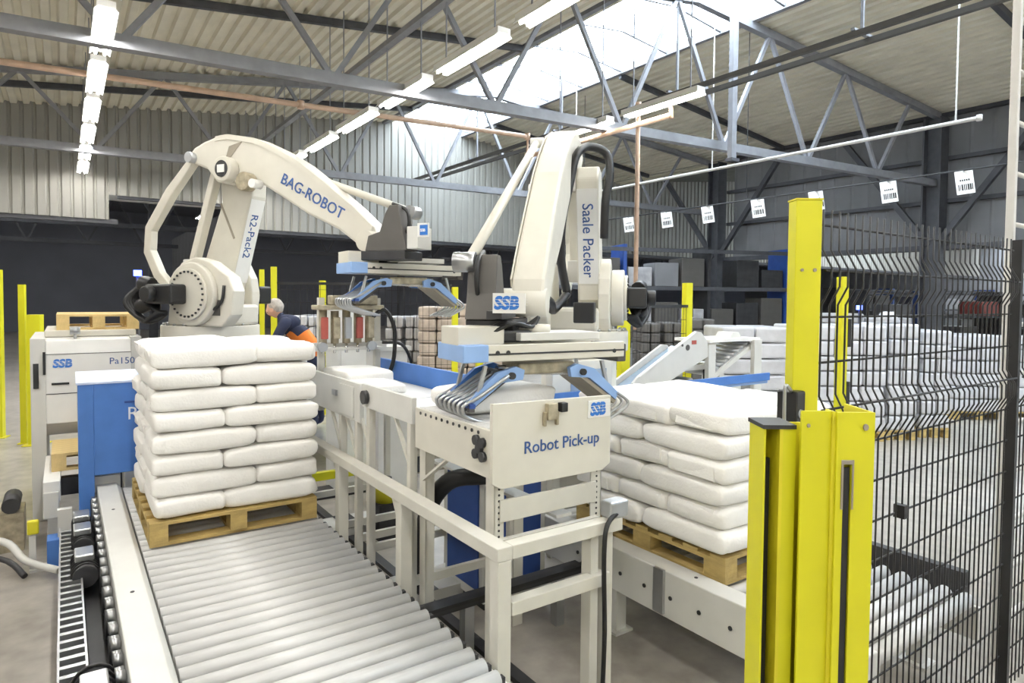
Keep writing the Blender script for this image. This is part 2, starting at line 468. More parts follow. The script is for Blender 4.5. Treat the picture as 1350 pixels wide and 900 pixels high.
# trunking over the middle row
t = thing('lamp_trunking', 'grey trunking that carries the middle row of fluorescent lamps', 'trunking', (4.3, 0, 5.2))
MB().box((-.06, -6, .02), (.06, 19.8, .1)).obj('channel', TRUSS, t)
t.children[0].location.z = .78
for k in range(4):
    lamp(44 + 0 * k, 17.0 - 2.2 * k, 6.0, 'small bright lamp in the far right bay, %s from the far wall' % ORD[k], 'lamps in the far right bay')
for k in range(18):  # unseen lamps added to brighten the back hall
    lamp(-9 + 7.5 * (k % 6), 25.5 + 6.2 * (k // 6), 6.2, 'added fill lamp in the back hall, %s from the left in its %s row' % (ORD[k % 6], ORD[k // 6]), 'added fill lamps in the back hall')
for k in range(3):
    lamp(34, 18.2 - 2.2 * k, 5.6, 'lamp over the far right pallets, %s from the far wall' % ORD[k], 'lamps over the far right pallets')

# pipes under the roof
def pipe(name, pts, r, material, label, cat='pipe', sub=1):
    t = thing(name, label, cat, (0, 0, 0))
    MB().tube(pts, r, 10, sub).obj('run', material, t)
    fx = MB()
    for p in pts[1:-1] if len(pts) > 2 else pts:
        fx.cyl(Vector(p) - Vector((0, 0, r * 1.4)), Vector(p) + Vector((0, 0, r * 1.4)), r * 1.35, 10)
    fx.obj('fitting', material, t)
    return t
pipe('copper_pipe', [(-9, 11, 4.85), (-1, 11, 5.08), (3.3, 11, 5.22), (8, 11, 5.4), (8.0, 11, 4.98), (8.0, 7.1, 4.96)], .045, COPPER, 'long copper coloured pipe slung across the hall under the roof')
pipe('copper_pipe', [(8.0, 7.1, 4.9), (8.0, 7.12, 5.2), (8.02, 7.85, 5.29), (8.02, 7.85, 1.5)], .038, COPPER, 'vertical copper coloured drop pipe right of the second robot')
pipe('conduit', [(11.2, 13.5, 4.75), (11.2, 4.0, 4.75)], .03, PIPE, 'thin pale conduit running above the hanging signs')
for yv in (4.3, 8.8, 13.2): MB().box((11.19, yv, 4.75), (11.21, yv + .02, zroof(11.2))).obj('hanger', PIPE, bpy.data.objects['conduit'])

# hanging signs
t = thing('sign_wire', 'dark cable carrying the row of hanging white signs', 'cable', (12.1, 0, 4.17))
MB().cyl((0, 3.2, 0), (0, 14, 0), .015, 6).obj('cable', DARK, t)
for yv in (3.3, 8.6, 13.9): MB().box((-.006, yv, 0), (.006, yv + .012, zroof(12.1) - 4.17)).obj('hanger', DARK, t)
sgY = [4.52, 5.70, 7.05, 8.34, 9.64, 10.86, 12.15, 13.25]
for k, yv in enumerate(sgY):
    t = thing('hanging_sign', 'white bar code sign on the overhead cable, %s from the right' % ORD[k], 'sign', (12.1, yv, 4.14), R_(-52), 'white signs on the overhead cable')
    tilt = Matrix.Rotation(R_(-8), 3, 'Y')
    MB().box((-.13, -.004, -.36), (.13, .004, .021), tilt, (0, 0, 0)).obj('card', SIGNW, t)
    MB().box((-.012, -.012, -.01), (.012, .012, .017)).obj('clip', STEEL, t)
    mb = MB(); rr = random.Random(k)
    xx = -.1
    while xx < .1:
        w = rr.choice((.008, .014, .022)); mb.box((xx, -.007, -.3), (xx + w, -.004, -.2), tilt, (0, 0, 0)); xx += w + rr.choice((.008, .012))
    xx = -.07
    while xx < .07:
        mb.box((xx, -.007, -.15), (xx + .02, -.004, -.12), tilt, (0, 0, 0)); xx += .03
    mb.obj('bar_code', INKK, t)

# ================================================================= LEFT ROLLER CONVEYOR
def roller_conveyor(label, X0, X1, Y0, Y1, pitch, zt, name='roller_conveyor', r=.037):
    t = thing(name, label, 'conveyor', (X0, Y0, 0))
    w = X1 - X0; L = Y1 - Y0
    MB().prism([(-.17, zt - .22), (-.01, zt - .22), (-.01, zt - .01), (-.04, zt + .035), (-.17, zt + .035)], 0, L, 'xz').obj('side_rail', GREYW, t, .006)
    MB().prism([(w + .01, zt - .24), (w + .06, zt - .24), (w + .06, zt - .075), (w + .01, zt - .065)], 0, L, 'xz').obj('side_rail', GREYW, t, .003)
    me = MB().cyl((0, 0, 0), (w, 0, 0), r, 16).mesh('roller', ROLL)
    n = int(L / pitch)
    for k in range(n):
        inst('roller', me, t, (0, pitch * (k + .5), zt - r))
    lg = MB().box((-.04, -.04, 0), (.04, .04, zt - .22)).box((-.07, -.07, 0), (.07, .07, .015)).mesh('leg', GREYW)
    k = 0
    yv = .3
    while yv < L:
        inst('leg', lg, t, (-.09, yv, 0)); inst('leg', lg, t, (w + .05, yv, 0)); yv += 1.2
    bl = MB()
    for k in range(int(L / 1.5)):
        bl.cyl((-.1, .9 + 1.5 * k, zt + .03), (-.1, .9 + 1.5 * k, zt + .038), .01, 8)
    for k in range(n):
        bl.box((w - .005, pitch * (k + .5) - .014, zt - .07), (w + .03, pitch * (k + .5) + .014, zt - .03))
    bl.obj('bolts', DARK, t, stuff=True)
    return t
CL = roller_conveyor('wide roller conveyor carrying the left pallet of sacks towards the viewer', .36, 1.42, 1.25, 5.98, .103, .5)
CR = roller_conveyor('roller conveyor under the right pallet, running behind the yellow guard', 2.83, 3.83, 1.3, 3.58, .103, .5)
# holes in the right conveyor's plate
mb = MB()
for k in range(11):
    mb.cyl((-.171, .25 + .19 * k, .40), (-.176, .25 + .19 * k, .40), .012, 8)
    if k % 3 == 1: mb.cyl((-.171, .3 + .19 * k, .33), (-.176, .3 + .19 * k, .33), .009, 8)
mb.obj('rail_holes', DARK, CR, stuff=True)
MB().box((1.1, .1, .28), (1.16, 2.2, .56)).obj('rear_side_channel', DARK, CR)
MB().box((-.19, 1.05, .3), (-.17, 1.12, .54)).obj('sensor_bracket', STEEL, CR)

# chain drive and cable tray along the left conveyor
t = thing('chain_drive', 'black chain drive of motors and sprockets along the left conveyor edge', 'drive', (.115, 2.2, 0))
for k, yv in enumerate((.7, 2.25, 2.75, 3.05)):
    sc = (1.25, 1., .9, .85)[k]
    g = MB().cyl((-.035, yv - .16 * sc, .42), (-.035, yv + .16 * sc, .42), .062 * sc, 16).obj('motor', DARK, t)
    fn = MB()
    for j in range(7):
        yj = yv - .13 * sc + j * .043 * sc
        fn.cyl((-.035, yj, .42), (-.035, yj + .012, .42), .07 * sc, 14)
    fn.obj('cooling_fins', BLACK, g, stuff=True)
    MB().box((-.085, yv - .08, .46 + .02 * sc), (.01, yv + .08, .50 + .02 * sc)).obj('terminal_box', STEEL, t, .008)
ch = MB()
for k in range(58):
    yv = -.5 + k * .075
    ch.cyl((.035, yv, .45 + .02 * (k % 2)), (.07, yv, .45 + .02 * (k % 2)), .026, 8)
ch.obj('roller_chain', STEEL, t, stuff=True)
sp = MB()
for k in range(14):
    yv = -.3 + k * .3
    sp.cyl((.03, yv, .38), (.05, yv, .38), .07, 12)
sp.obj('sprockets', DARK, t, stuff=True)
MB().box((-.04, -.6, .06), (.06, 3.5, .3)).obj('guard_plate', DARK, t)
t = thing('cable_ladder', 'steel cable ladder with cables on the floor left of the conveyor', 'cable tray', (.0, 1.9, .3))
t.scale.x = .6
MB().box((-.075, 0, .06), (-.06, 3.4, .12)).obj('side_rail', STEEL, t); MB().box((.095, 0, .06), (.11, 3.4, .12)).obj('side_rail', STEEL, t)
rg = MB().box((-.06, -.014, .09), (.095, .014, .115)).mesh('rung', STEEL)
for k in range(40): inst('rung', rg, t, (0, .05 + k * .084, 0))
mb = MB()
for k in range(4): mb.tube([(-.04 + .035 * k, 0, .07), (-.035 + .035 * k, 1.1, .075), (-.045 + .035 * k, 2.2, .07), (-.04 + .035 * k, 3.4, .07)], .012, 6)
mb.obj('cables', BLACK, t)
MB().box((-.06, 0, -.3), (.1, 3.4, .05)).obj('base_profile', DARK, t)

# ================================================================= PALLETS AND SACKS
def pallet(label, loc, wood, wx=1.0, ly=1.2, rz=0.):
    t = thing('wooden_pallet', label, 'pallet', loc, rz)
    db = MB().box((0, 0, 0), (wx, .1, .02)).mesh('deck_board', wood)
    for k in range(7): inst('deck_board', db, t, (0, k * (ly - .1) / 6, .124))
    st = MB().box((0, 0, 0), (.1, ly, .02)).mesh('stringer_board', wood)
    bb = MB().box((0, 0, 0), (.1, ly, .02)).mesh('bottom_board', wood)
    bl = MB().box((0, 0, 0), (.1, .14, .084)).mesh('block', wood)
    for xx in (0, (wx - .1) / 2, wx - .1):
        inst('stringer_board', st, t, (xx, 0, .104)); inst('bottom_board', bb, t, (xx, 0, 0))
        for yy_ in (0, (ly - .14) / 2, ly - .14): inst('block', bl, t, (xx, yy_, .02))
    fb = MB().box((.1, 0, 0), (wx - .1, .1, .02)).mesh('bottom_board', wood)
    inst('bottom_board', fb, t, (0, 0, 0)); inst('bottom_board', fb, t, (0, ly - .1, 0))
    return t

def sack_mesh(L, Wd, T, seed):
    nu, nv = 26, 18
    vs = []; fs = []
    def spow(c, e): return math.copysign(abs(c) ** e, c)
    rr = random.Random(seed); off = Vector((rr.uniform(0, 50), rr.uniform(0, 50), rr.uniform(0, 50)))
    for i in range(nv + 1):
        ph = -math.pi / 2 + math.pi * i / nv
        for j in range(nu * 2):
            th = 2 * math.pi * j / (nu * 2)
            x = spow(math.cos(ph), .30) * spow(math.cos(th), .15); y = spow(math.cos(ph), .30) * spow(math.sin(th), .15); z = spow(math.sin(ph), .42)
            e = abs(x) ** 6; e2 = abs(y) ** 6
            z *= 1 - .15 * e - .02 * e2
            crown = 1 + .05 * (1 - x * x) * (1 - y * y) * (1 if z > 0 else 0)
            p = Vector((x * L / 2, y * Wd / 2, z * T / 2 * crown))
            q = p + off
            wr_ = noise.noise(Vector((q.x * 5, q.y * 26, q.z * 16))) * .006 * (.3 + 2.6 * e) + noise.noise(q * 6) * .007 + noise.noise(Vector((q.x * 22, q.y * 6, q.z * 9))) * .003 * (.4 + e2)
            d = Vector((p.x / L, p.y / Wd, p.z / T)).normalized() if p.length > 0 else Vector((0, 0, 1))
            p += d * wr_
            vs.append(p)
    for i in range(nv):
        for j in range(nu * 2):
            a = i * nu * 2 + j; b = i * nu * 2 + (j + 1) % (nu * 2)
            fs.append((a, b, b + nu * 2, a + nu * 2))
    mb = MB(); mb.add(vs, fs, True)
    return mb
def sack_bodies():
    out = []
    for k in range(8):
        out.append(sack_mesh(.604, .404, .135, k).mesh('sack', BAG))
    return out
SACKS = sack_bodies()
flap = MB().prism([(0, -.035), (.018, -.045), (.02, .03), (0, .035)], -.13, .13, 'xz').mesh('folded_end', BAG)
def stack(ox, oy, z0, layers, where, pitch=.131, flip0=0):
    """five sacks a layer on 1.0 x 1.2 m, long/short side swapped from layer to layer"""
    LN = ['bottom', 'second', 'third', 'fourth', 'fifth', 'sixth', 'seventh'][:layers - 1] + ['top']
    rr = random.Random(len(where))
    for l in range(layers):
        fl = (l + flip0) % 2
        cells = []
        for k in range(3):      # long axis along x
            cells.append((.3 if not fl else .7, .2 + .4 * k, 0., ('near', 'middle', 'far')[k] + (' left' if not fl else ' right') + ' crosswise'))
        for k in range(2):      # long axis along y
            cells.append((.8 if not fl else .2, .3 + .6 * k, math.pi / 2, ('near', 'far')[k] + (' right' if not fl else ' left') + ' lengthwise'))
        for (cx_, cy_, a, nm) in cells:
            top = l == layers - 1
            o = inst('sack', rr.choice(SACKS), None, (ox + cx_ + rr.uniform(-.012, .012), oy + cy_ + rr.uniform(-.01, .01), z0 + .067 + l * pitch), (rr.uniform(-.012, .012) if not top else rr.uniform(-.03, .03), rr.uniform(-.012, .012) if not top else rr.uniform(-.04, .04), a + rr.uniform(-.02, .02)))
            tag(o, 'white sack, %s layer of the %s pallet stack, %s' % (LN[l], where, nm), 'sack', 'white sacks on the %s pallet' % where)
            if 'left cross' in nm:
                f_ = inst('folded_end', flap, o, (-.31 + .01, rr.uniform(-.02, .02), rr.uniform(-.01, .02)), (0, rr.uniform(-.3, .3), rr.uniform(-.05, .05)))
pallet('worn wooden pallet under the left stack of sacks', (.4, 4.33, .5), WOOD)
stack(.42, 4.34, .644, 8, 'left', .131, 1)
pallet('worn wooden pallet under the right stack of sacks', (2.84, 2.1, .5), WOOD)
stack(2.82, 2.1, .644, 6, 'right', .1265, 1)

# ================================================================= BLUE GANTRY, DISPENSER
t = thing('blue_gantry', 'blue steel portal panel standing across the left conveyor behind the sacks', 'machine', (.075, 5.8, 0))
MB().box((0, 0, 0), (.1, .2, 1.33)).obj('left_post', BLUE, t, .004)
MB().box((1.46, 0, 0), (1.56, .2, 1.33)).obj('right_post', BLUE, t, .004)
MB().box((.1, .0, .63), (1.46, .2, 1.33)).obj('front_panel', BLUE, t, .004)
MB().prism([(-.01, 1.33), (.22, 1.33), (.22, 1.41), (-.01, 1.345)], -.01, 1.57, 'yz').obj('lid', mat('pale_lid', 'c6d2ec', .45), t)
MB().box((.3, -.006, 1.17), (1.35, .002, 1.185)).obj('seam_slot', BLUED, t)
text('R', .14, (.315, -.003, 1.04), (1, 0, 0), (0, 0, 1), INKW, t)
MB().box((-.2, -.1, 0), (-.03, .06, .22)).obj('base_foot', BLUE, t, .004)

t = thing('pallet_dispenser', 'light grey pallet dispenser cabinet at the left with a blue emblem', 'machine', (-.25, 7.0, 0))
MB().box((0, 0, 0), (.11, 1.3, 1.62)).obj('side_post', GREYW, t, .006)
MB().box((.76, 0, 0), (.85, 1.3, 1.62)).obj('side_post', GREYW, t, .006)
MB().prism([(0., .86), (0, 1.48), (.03, 1.60), (.25, 1.62), (1.3, 1.62), (1.3, .86)], .11, .76, 'yz').obj('front_cover', WHITEP, t, .006)
MB().box((.11, -.004, 1.12), (.76, .004, 1.127)).obj('panel_seam', DARK, t)
MB().box((.11, -.004, 1.475), (.76, .004, 1.48)).obj('panel_seam', DARK, t)
MB().box((.15, -.012, 1.205), (.28, .002, 1.222)).obj('handle', BLACK, t)
MB().prism([(.0, .86), (.12, .74), (1.2, .74), (1.3, .86)], .11, .76, 'yz').obj('lower_cover', GREYW, t)
MB().box((.1, .2, 1.62), (.82, 1.3, 1.68)).obj('top_rim', CREAM, t, .01)
logo(.1, (.16, -.002, 1.36), (1, 0, 0), (0, 0, 1), t, WHITEP)
text('Pa150', .085, (.585, -.002, 1.37), (1, 0, 0), (0, 0, 1), INK, t)
MB().cyl((.33, .1, 1.6), (.33, .1, 1.68), .012, 8).cyl((.29, .1, 1.68), (.37, .1, 1.68), .035, 12).obj('lifting_eye', STEEL, t)
MB().box((.09, -.02, 1.30), (.11, 0, 1.5)).box((.02, -.015, 1.18), (.06, 0, 1.4)).obj('latch', BLACK, t)
pallet('clean pale wooden pallet lying on top of the pallet dispenser', (-.06, 7.25, 1.68), WOOD2, .66, 1.0)
t = thing('pallet_infeed', 'white pallet feed rails coming out below the grey dispenser', 'conveyor', (-.15, 6.0, 0))
MB().box((0, 0, .42), (.11, 1.0, .58)).obj('rail', WHITEP, t, .006)
MB().box((.3, -.1, .3), (.5, .1, .6)).obj('end_block', GREYW, t, .006)
MB().box((0, -.02, .3), (.1, .16, .5)).obj('leg', GREYW, t, .006)
MB().box((.02, .3, 0), (.1, .4, .42)).obj('leg', GREYW, t); MB().box((.55, .9, 0), (.62, 1.0, .42)).obj('leg', GREYW, t)
MB().box((.54, .12, .42), (.62, 1.0, .58)).obj('rail', WHITEP, t, .006)
MB().box((.11, .4, .36), (.54, .5, .5)).obj('cross_bar', DARK, t)
pallet('pale pallet waiting in the feed rails under the dispenser', (-.1, 6.32, .58), WOOD2, .52, .62)
t = thing('cable_bundle', 'grey sagging cable duct at floor level beside the blue gantry', 'cable', (0, 0, 0))
MB().tube([(-1.3, 6.4, .2), (-.8, 6.1, .22), (-.4, 5.95, .2), (-.25, 5.72, .1), (-.05, 5.5, .06)], .026, 8).obj('hose', GREYW, t)
MB().tube([(-1.3, 6.3, .12), (-.8, 5.95, .15), (-.4, 5.8, .12), (-.25, 5.6, .03)], .02, 8).obj('hose', DARK, t)
t = thing('floor_bracket', 'small pale bracket with yellow plug standing on the floor at left', 'bracket', (-.23, 5.72, 0))
MB().box((0, 0, 0), (.28, .12, .02)).box((.17, .03, .02), (.26, .09, .42)).obj('stand', GREYW, t)
MB().box((-.01, .02, .27), (.06, .07, .37)).obj('plug', YEL2, t, .01)
MB().box((.0, .03, .02), (.04, .09, .26)).obj('stem', GREYW, t)
t = thing('gear_motor', 'grey drive motor with hoses beside the pallet feed rails', 'motor', (-.36, 6.4, 0))
MB().cyl((0, -.12, .36), (0, .2, .36), .06, 14).obj('housing', DARK, t)
MB().box((-.08, -.12, 0), (.08, .2, .3)).obj('mount', BRASSY, t)
MB().tube([(0, .19, .38), (-.03, .26, .34), (.0, .3, .2), (.0, .3, .02)], .014, 6).obj('hose', BLACK, t)

# ================================================================= RAILING
t = thing('guard_railing', 'cream painted square tube railing between left conveyor and pick-up table', 'railing', (1.545, 2.26, 0))
t.scale.z = 1.03
MB().box((-.04, 0, .845), (.04, 3.1, .905)).obj('top_rail', CREAM2, t, .004)
MB().box((.04, 0, .845), (.7, .07, .905)).obj('front_rail', CREAM2, t, .004)
MB().box((.04, .0, .60), (.62, .06, .66)).obj('lower_rail', CREAM2, t, .004)
MB().box((-.035, 0, 0), (.035, .07, .845)).obj('corner_post', CREAM2, t, .004)
for yv in (.97, 1.95, 3.0):
    MB().box((-.035, yv, .1), (.035, yv + .07, .845)).obj('post', CREAM2, t, .004)
    MB().prism([(yv + .07, .845), (yv + .2, .845), (yv + .07, .66)], -.006, .006, 'yz').obj('gusset', CREAM2, t)
MB().box((.6, .02, 0), (.655, .08, .845)).obj('end_post', CREAM2, t, .004)
MB().box((.52, .03, 0), (.57, .1, .845)).obj('end_post', CREAM2, t, .004)
MB().box((.62, -.0, .905), (.74, .08, .985)).obj('bearing_block', STEEL, t, .01)
MB().tube([(.72, .03, .93), (.58, -.02, .9), (.55, -.03, .75), (.56, -.03, .4), (.55, -.03, .1)], .012, 8).obj('cable', BLACK, t)

# ================================================================= PICK-UP TABLE (three sections of the bag line)
t = thing('pickup_table', 'cream robot pick-up roller table with lettered front panel', 'machine', (1.6, 2.45, 0))
ZP = 1.50
MB().prism([(0, 1.15), (.05, 1.12), (.68, 1.12), (.735, 1.15), (.735, 1.505), (0, 1.52)], 0, .025, 'xz').obj('front_panel', CREAM, t, .003)
MB().box((0, .025, 1.17), (.02, .79, 1.395)).obj('side_panel', CREAM, t, .003)
MB().box((.715, .025, 1.17), (.735, .79, 1.395)).obj('side_panel', CREAM, t, .003)
text('Robot Pick-up', .083, (.175, -.002, 1.27), (1, 0, 0), (0, 0, 1), INK, t, bold=.006)
pl = MB().box((.575, -.005, 1.40), (.725, 0, 1.488)).obj('emblem_plate', WHITEP, t)
logo(.088, (.588, -.0065, 1.414), (1, 0, 0), (0, 0, 1), t, WHITEP, .78)
rm = MB().cyl((.02, 0, 0), (.715, 0, 0), .02, 12).mesh('roller', ROLL)
for k in range(14): inst('roller', rm, t, (0, .06 + .054 * k, 1.378))
lg = MB().box((0, 0, 0), (.04, .006, 1)).box((0, 0, 0), (.006, .05, 1)).mesh('leg', CREAM2)
for xx, yv, rz in ((.03, .03, 0), (.70, .03, math.pi / 2), (.03, .72, 0), (.70, .72, math.pi / 2)):
    o = inst('leg', lg, t, (xx, yv, 0), (0, 0, rz)); o.scale = (1.4, 1.4, 1.17)
mb = MB()
for xx in (.058, .668):
    for k in range(16): mb.cyl((xx, .03, .72 + k * .028), (xx, .0275, .72 + k * .028), .006, 6)
mb.obj('leg_holes', DARK, t, stuff=True)
MB().box((.06, .02, .955), (.66, .035, 1.06)).obj('front_brace', CREAM2, t, .002)
MB().box((.42, .05, .90), (.52, 1.4, .915)).obj('under_tray', GREYW, t)
MB().box((.02, .0, .86), (.66, .03, .88)).obj('lower_brace', CREAM2, t)
MB().bar((.02, .72, 1.0), (.02, .45, 1.17), .03, .012).obj('strut', CREAM2, t)
MB().box((.03, .3, 1.165), (.7, .34, 1.18)).obj('cross_member', CREAM2, t)
mb = MB()
for k in range(11): mb.cyl((0, .12 + .06 * k, 1.372), (-.004, .12 + .06 * k, 1.372), .009, 8)
mb.obj('shaft_ends', DARK, t, stuff=True)
sp = MB()
for i, j in ((-.03, -.035), (.03, -.03), (-.025, .03), (.028, .035), (0, 0)):
    sp.cyl((0, .1 + i, 1.30 + j), (-.02, .1 + i, 1.30 + j), .024, 10)
sp.obj('belt_tensioner', DARK, t)
sn = MB().box((.30, -.03, 1.42), (.36, 0, 1.50)).box((.285, -.02, 1.39), (.30, 0, 1.46)).box((.36, -.02, 1.39), (.375, 0, 1.46)).obj('sensor_mount', BRASSY, t, .004)
MB().box((.37, -.045, 1.455), (.41, -.01, 1.50)).obj('sensor', BLACK, t, .004)

def line_section(name, label, y0, y1, ztop, zbot, legs, mtl=GREYW):
    t = thing(name, label, 'conveyor', (1.6, y0, 0))
    L = y1 - y0
    for xx in (0, .70):
        MB().box((xx, 0, zbot), (xx + .03, L, ztop if xx == 0 else ztop - .13)).obj('side_beam', mtl, t, .003)
    MB().box((.03, .02, ztop - .16), (.70, L - .02, ztop - .13)).obj('belt', WHITEP, t)
    for yv in legs:
        for xx in (.0, .69):
            MB().box((xx, yv, 0), (xx + .045, yv + .045, zbot)).obj('leg', CREAM2, t, .002)
        MB().box((.045, yv + .005, .35), (.69, yv + .035, .40)).obj('cross_tie', CREAM2, t)
        MB().bar((.02, yv + .04, zbot - .25), (.02, yv + .26, zbot + .02), .02, .02).obj('strut', CREAM2, t)
    return t
t = line_section('belt_conveyor', 'grey belt conveyor section between pick-up table and far flattening section', 3.28, 4.02, 1.44, 1.29, (.02, .62))
MB().cyl((-.03, .66, 1.36), (.0, .66, 1.36), .045, 12).obj('drive_pulley', DARK, t)
t = line_section('belt_conveyor', 'grey belt conveyor section with deep side plate farthest along the bag line', 4.06, 5.3, 1.43, 1.17, (.05, .35, 1.15))
MB().box((-.012, .1, 1.19), (0, .36, 1.4)).obj('access_plate', GREYW, t, .003)
MB().box((-.016, .42, 1.3), (0, .5, 1.34)).obj('clamp', STEEL, t)
t = thing('side_guide', 'blue guide board along the right side of the bag line', 'guide board', (2.36, 3.3, 1.235))
MB().box((0, 0, 0), (.03, 2.25, .22)).obj('board', BLUE, t, .003)
MB().box((.03, .5, -.25), (.06, .55, .2)).box((.03, 1.8, -.25), (.06, 1.85, .2)).obj('bracket', STEEL, t)
o = inst('sack', sack_mesh(.6, .4, .125, 31).mesh('sack', BAG), None, (1.96, 3.0, 1.462), (0, 0, .03))
tag(o, 'white sack lying on the pick-up table under the gripper tines', 'sack', 'white sacks riding on the bag line')
o = inst('sack', sack_mesh(.6, .4, .12, 32).mesh('sack', BAG), None, (1.96, 5.02, 1.375), (0, 0, math.pi / 2))
tag(o, 'white sack lying under the flattening unit on the far belt', 'sack', 'white sacks riding on the bag line')
o = inst('sack', sack_mesh(.45, .3, .08, 33).mesh('sack', BAG), None, (1.9, 4.5, 1.345), (0, 0, math.pi / 2))
tag(o, 'white sack on the belt beside the end of the blue guide board', 'sack', 'white sacks riding on the bag line')

# pneumatic flattening unit
t = thing('pneumatic_press', 'pneumatic press with valve manifolds and red fittings above the far belt', 'machine', (1.75, 5.15, 0))
MB().box((0, .2, 1.05), (.05, .25, 2.0)).obj('post', CREAM2, t); MB().box((.5, .2, 1.05), (.55, .25, 2.0)).obj('post', CREAM2, t)
MB().box((-.05, .18, 1.55), (.6, .24, 1.62)).obj('cross_bar', GREYW, t)
for k, xx in enumerate((.0, .1, .2, .3, .4)):
    c = MB().cyl((xx, .1, 1.62), (xx, .1, 1.92 - .03 * (k % 2)), .034, 12).obj('air_cylinder', BRASSY, t)
    MB().box((xx - .028, .04, 1.66), (xx + .028, .075, 1.84)).obj('valve_block', (RED, BRASSY, STEEL)[k % 3], c, .006)
    MB().cyl((xx, .1, 1.54), (xx, .1, 1.62), .012, 8).obj('piston_rod', CHROME, c)
MB().box((-.06, .02, 1.57), (.5, .16, 1.585)).obj('press_plate', GREYW, t)
MB().cyl((-.04, .02, 1.60), (-.04, -.03, 1.60), .04, 12).cyl((.38, .02, 1.60), (.38, -.03, 1.60), .04, 12).obj('roller_end', STEEL, t)
MB().tube([(.42, .06, 1.84), (.5, .0, 1.9), (.58, -.02, 1.75), (.59, 0, 1.5), (.57, .05, 1.35)], .018, 8).obj('hose', BLACK, t)
MB().tube([(.5, .05, 1.62), (.66, .0, 1.6), (.75, .0, 1.45), (.76, .05, 1.35)], .014, 8).obj('hose', BLACK, t)
MB().box((-.08, .0, 1.9), (.5, .16, 1.94)).box((.05, .02, 1.94), (.45, .14, 2.02)).obj('manifold', BRASSY, t, .01)

# cable chain and hoses below the table
t = thing('cable_hose', 'black ribbed hose arching below the pick-up table', 'hose', (0, 0, 0))
MB().tube([(1.75, 3.45, .25), (1.72, 3.35, .7), (1.78, 3.2, .95), (1.9, 3.0, 1.02), (2.05, 2.8, 1.05)], .05, 10).obj('hose', BLACK, t)
t = thing('control_cabinet', 'deep blue cabinet with pale frame standing under the pick-up table', 'cabinet', (2.17, 3.42, 0))
MB().box((0, 0, .05), (.5, .5, .95)).obj('body', GREYW, t, .005)
MB().box((.05, -.012, .12), (.45, 0, .88)).obj('door', BLUED, t, .004)
MB().box((-.012, .05, .12), (0, .45, .88)).obj('side_panel', BLUED, t, .004)
MB().box((.02, .02, 0), (.48, .48, .05)).obj('plinth', DARK, t)
t = thing('floor_duct', 'dark flat cable duct crossing the floor below the railing', 'cable duct', (1.5, 3.0, 0))
MB().box((.02, 0, .3), (1.25, .1, .34)).obj('tray', DARK, t); MB().box((.02, -.03, .34), (1.25, .02, .36)).obj('cover', BLACK, t)
MB().box((.3, .02, 0), (.36, .08, .3)).obj('leg', STEEL, t); MB().box((.95, .02, 0), (1.01, .08, .3)).obj('leg', STEEL, t)
for k, (yv, dx) in enumerate(((3.7, .25), (5.1, .3))):
    t = thing('floor_plate', ('pale floor channel with dark stripe nearest the railing post', 'pale floor channel with dark stripe farther along the railing')[k], 'floor channel', (1.6, yv, 0))
    MB().box((0, 0, 0), (1.1, .35, .09)).obj('channel', GREYW, t, .004)
    MB().box((dx, -.004, .091), (dx + .15, .354, .094)).obj('stripe', DARK, t)
for k, xx in enumerate((1.62, 1.9)):
    t = thing('floor_rail', ('dark strip rail on the floor close to the left conveyor', 'dark strip rail on the floor below the pick-up table legs')[k], 'rail', (xx, 1.9, 0))
    MB().box((0, 0, 0), (.07, 4.2, .03)).obj('strip', DARK, t)
t = thing('yellow_barrier', 'low yellow guard bar on the floor behind the railing', 'barrier', (1.75, 6.15, 0))
MB().box((0, 0, .22), (1.1, .06, .30)).obj('bar', YEL, t, .004); MB().box((.1, 0, 0), (.16, .06, .22)).obj('leg', YEL, t); MB().box((.9, 0, 0), (.96, .06, .22)).obj('leg', YEL, t)
MB().box((-.05, .1, 0), (1.15, .5, .02)).obj('plate', DARK, t)
t = thing('drive_unit', 'small yellow capped drive unit between the line legs', 'motor', (2.1, 4.9, 0))
MB().box((0, 0, 0), (.2, .2, .3)).obj('stand', DARK, t); MB().cyl((.1, .1, .3), (.1, .1, .42), .09, 14).obj('cap', YEL2, t); MB().cyl((.1, .1, .42), (.1, .1, .5), .05, 12).obj('knob', BLACK, t)
t = thing('machine_housing', 'grey low machine housing behind the bag line legs', 'machine', (2.6, 6.6, 0))
MB().box((0, 0, 0), (1.1, .8, .75)).obj('body', TAN, t, .01); MB().box((.1, -.01, .3), (1.0, 0, .65)).obj('grille', GREYW, t); MB().box((.2, -.015, .02), (.9, 0, .2)).obj('kick_plate', DARK, t)

# ================================================================= ROBOTS
E1, W1_ = Vector((.41, 3.15)), Vector((1.98, 2.46))
TOPC = [(-0.125, 3.315), (-0.055, 3.395), (0.085, 3.445), (0.235, 3.475), (0.385, 3.48), (0.715, 3.415), (0.985, 3.295), (1.235, 3.155), (1.545, 2.935), (1.785, 2.755), (1.985, 2.585), (2.035, 2.485)]
BOTC = [(2.005, 2.405), (1.915, 2.375), (1.835, 2.435), (1.625, 2.575), (1.305, 2.715), (0.985, 2.895), (0.785, 3.005), (0.635, 3.045), (0.445, 3.035), (0.235, 3.055), (0.115, 3.185), (-0.075, 3.255)]
def boom_map(E, Wp):
    a = (W1_ - E1); b = (Wp - E)
    k = b.length / a.length; th = math.atan2(b.y, b.x) - math.atan2(a.y, a.x)
    c, s_ = math.cos(th) , math.sin(th)
    def f(p):
        d = Vector(p) - E1
        return (E.x + (d.x * c - d.y * s_) * k, E.y + (d.x * s_ + d.y * c) * k)
    return f

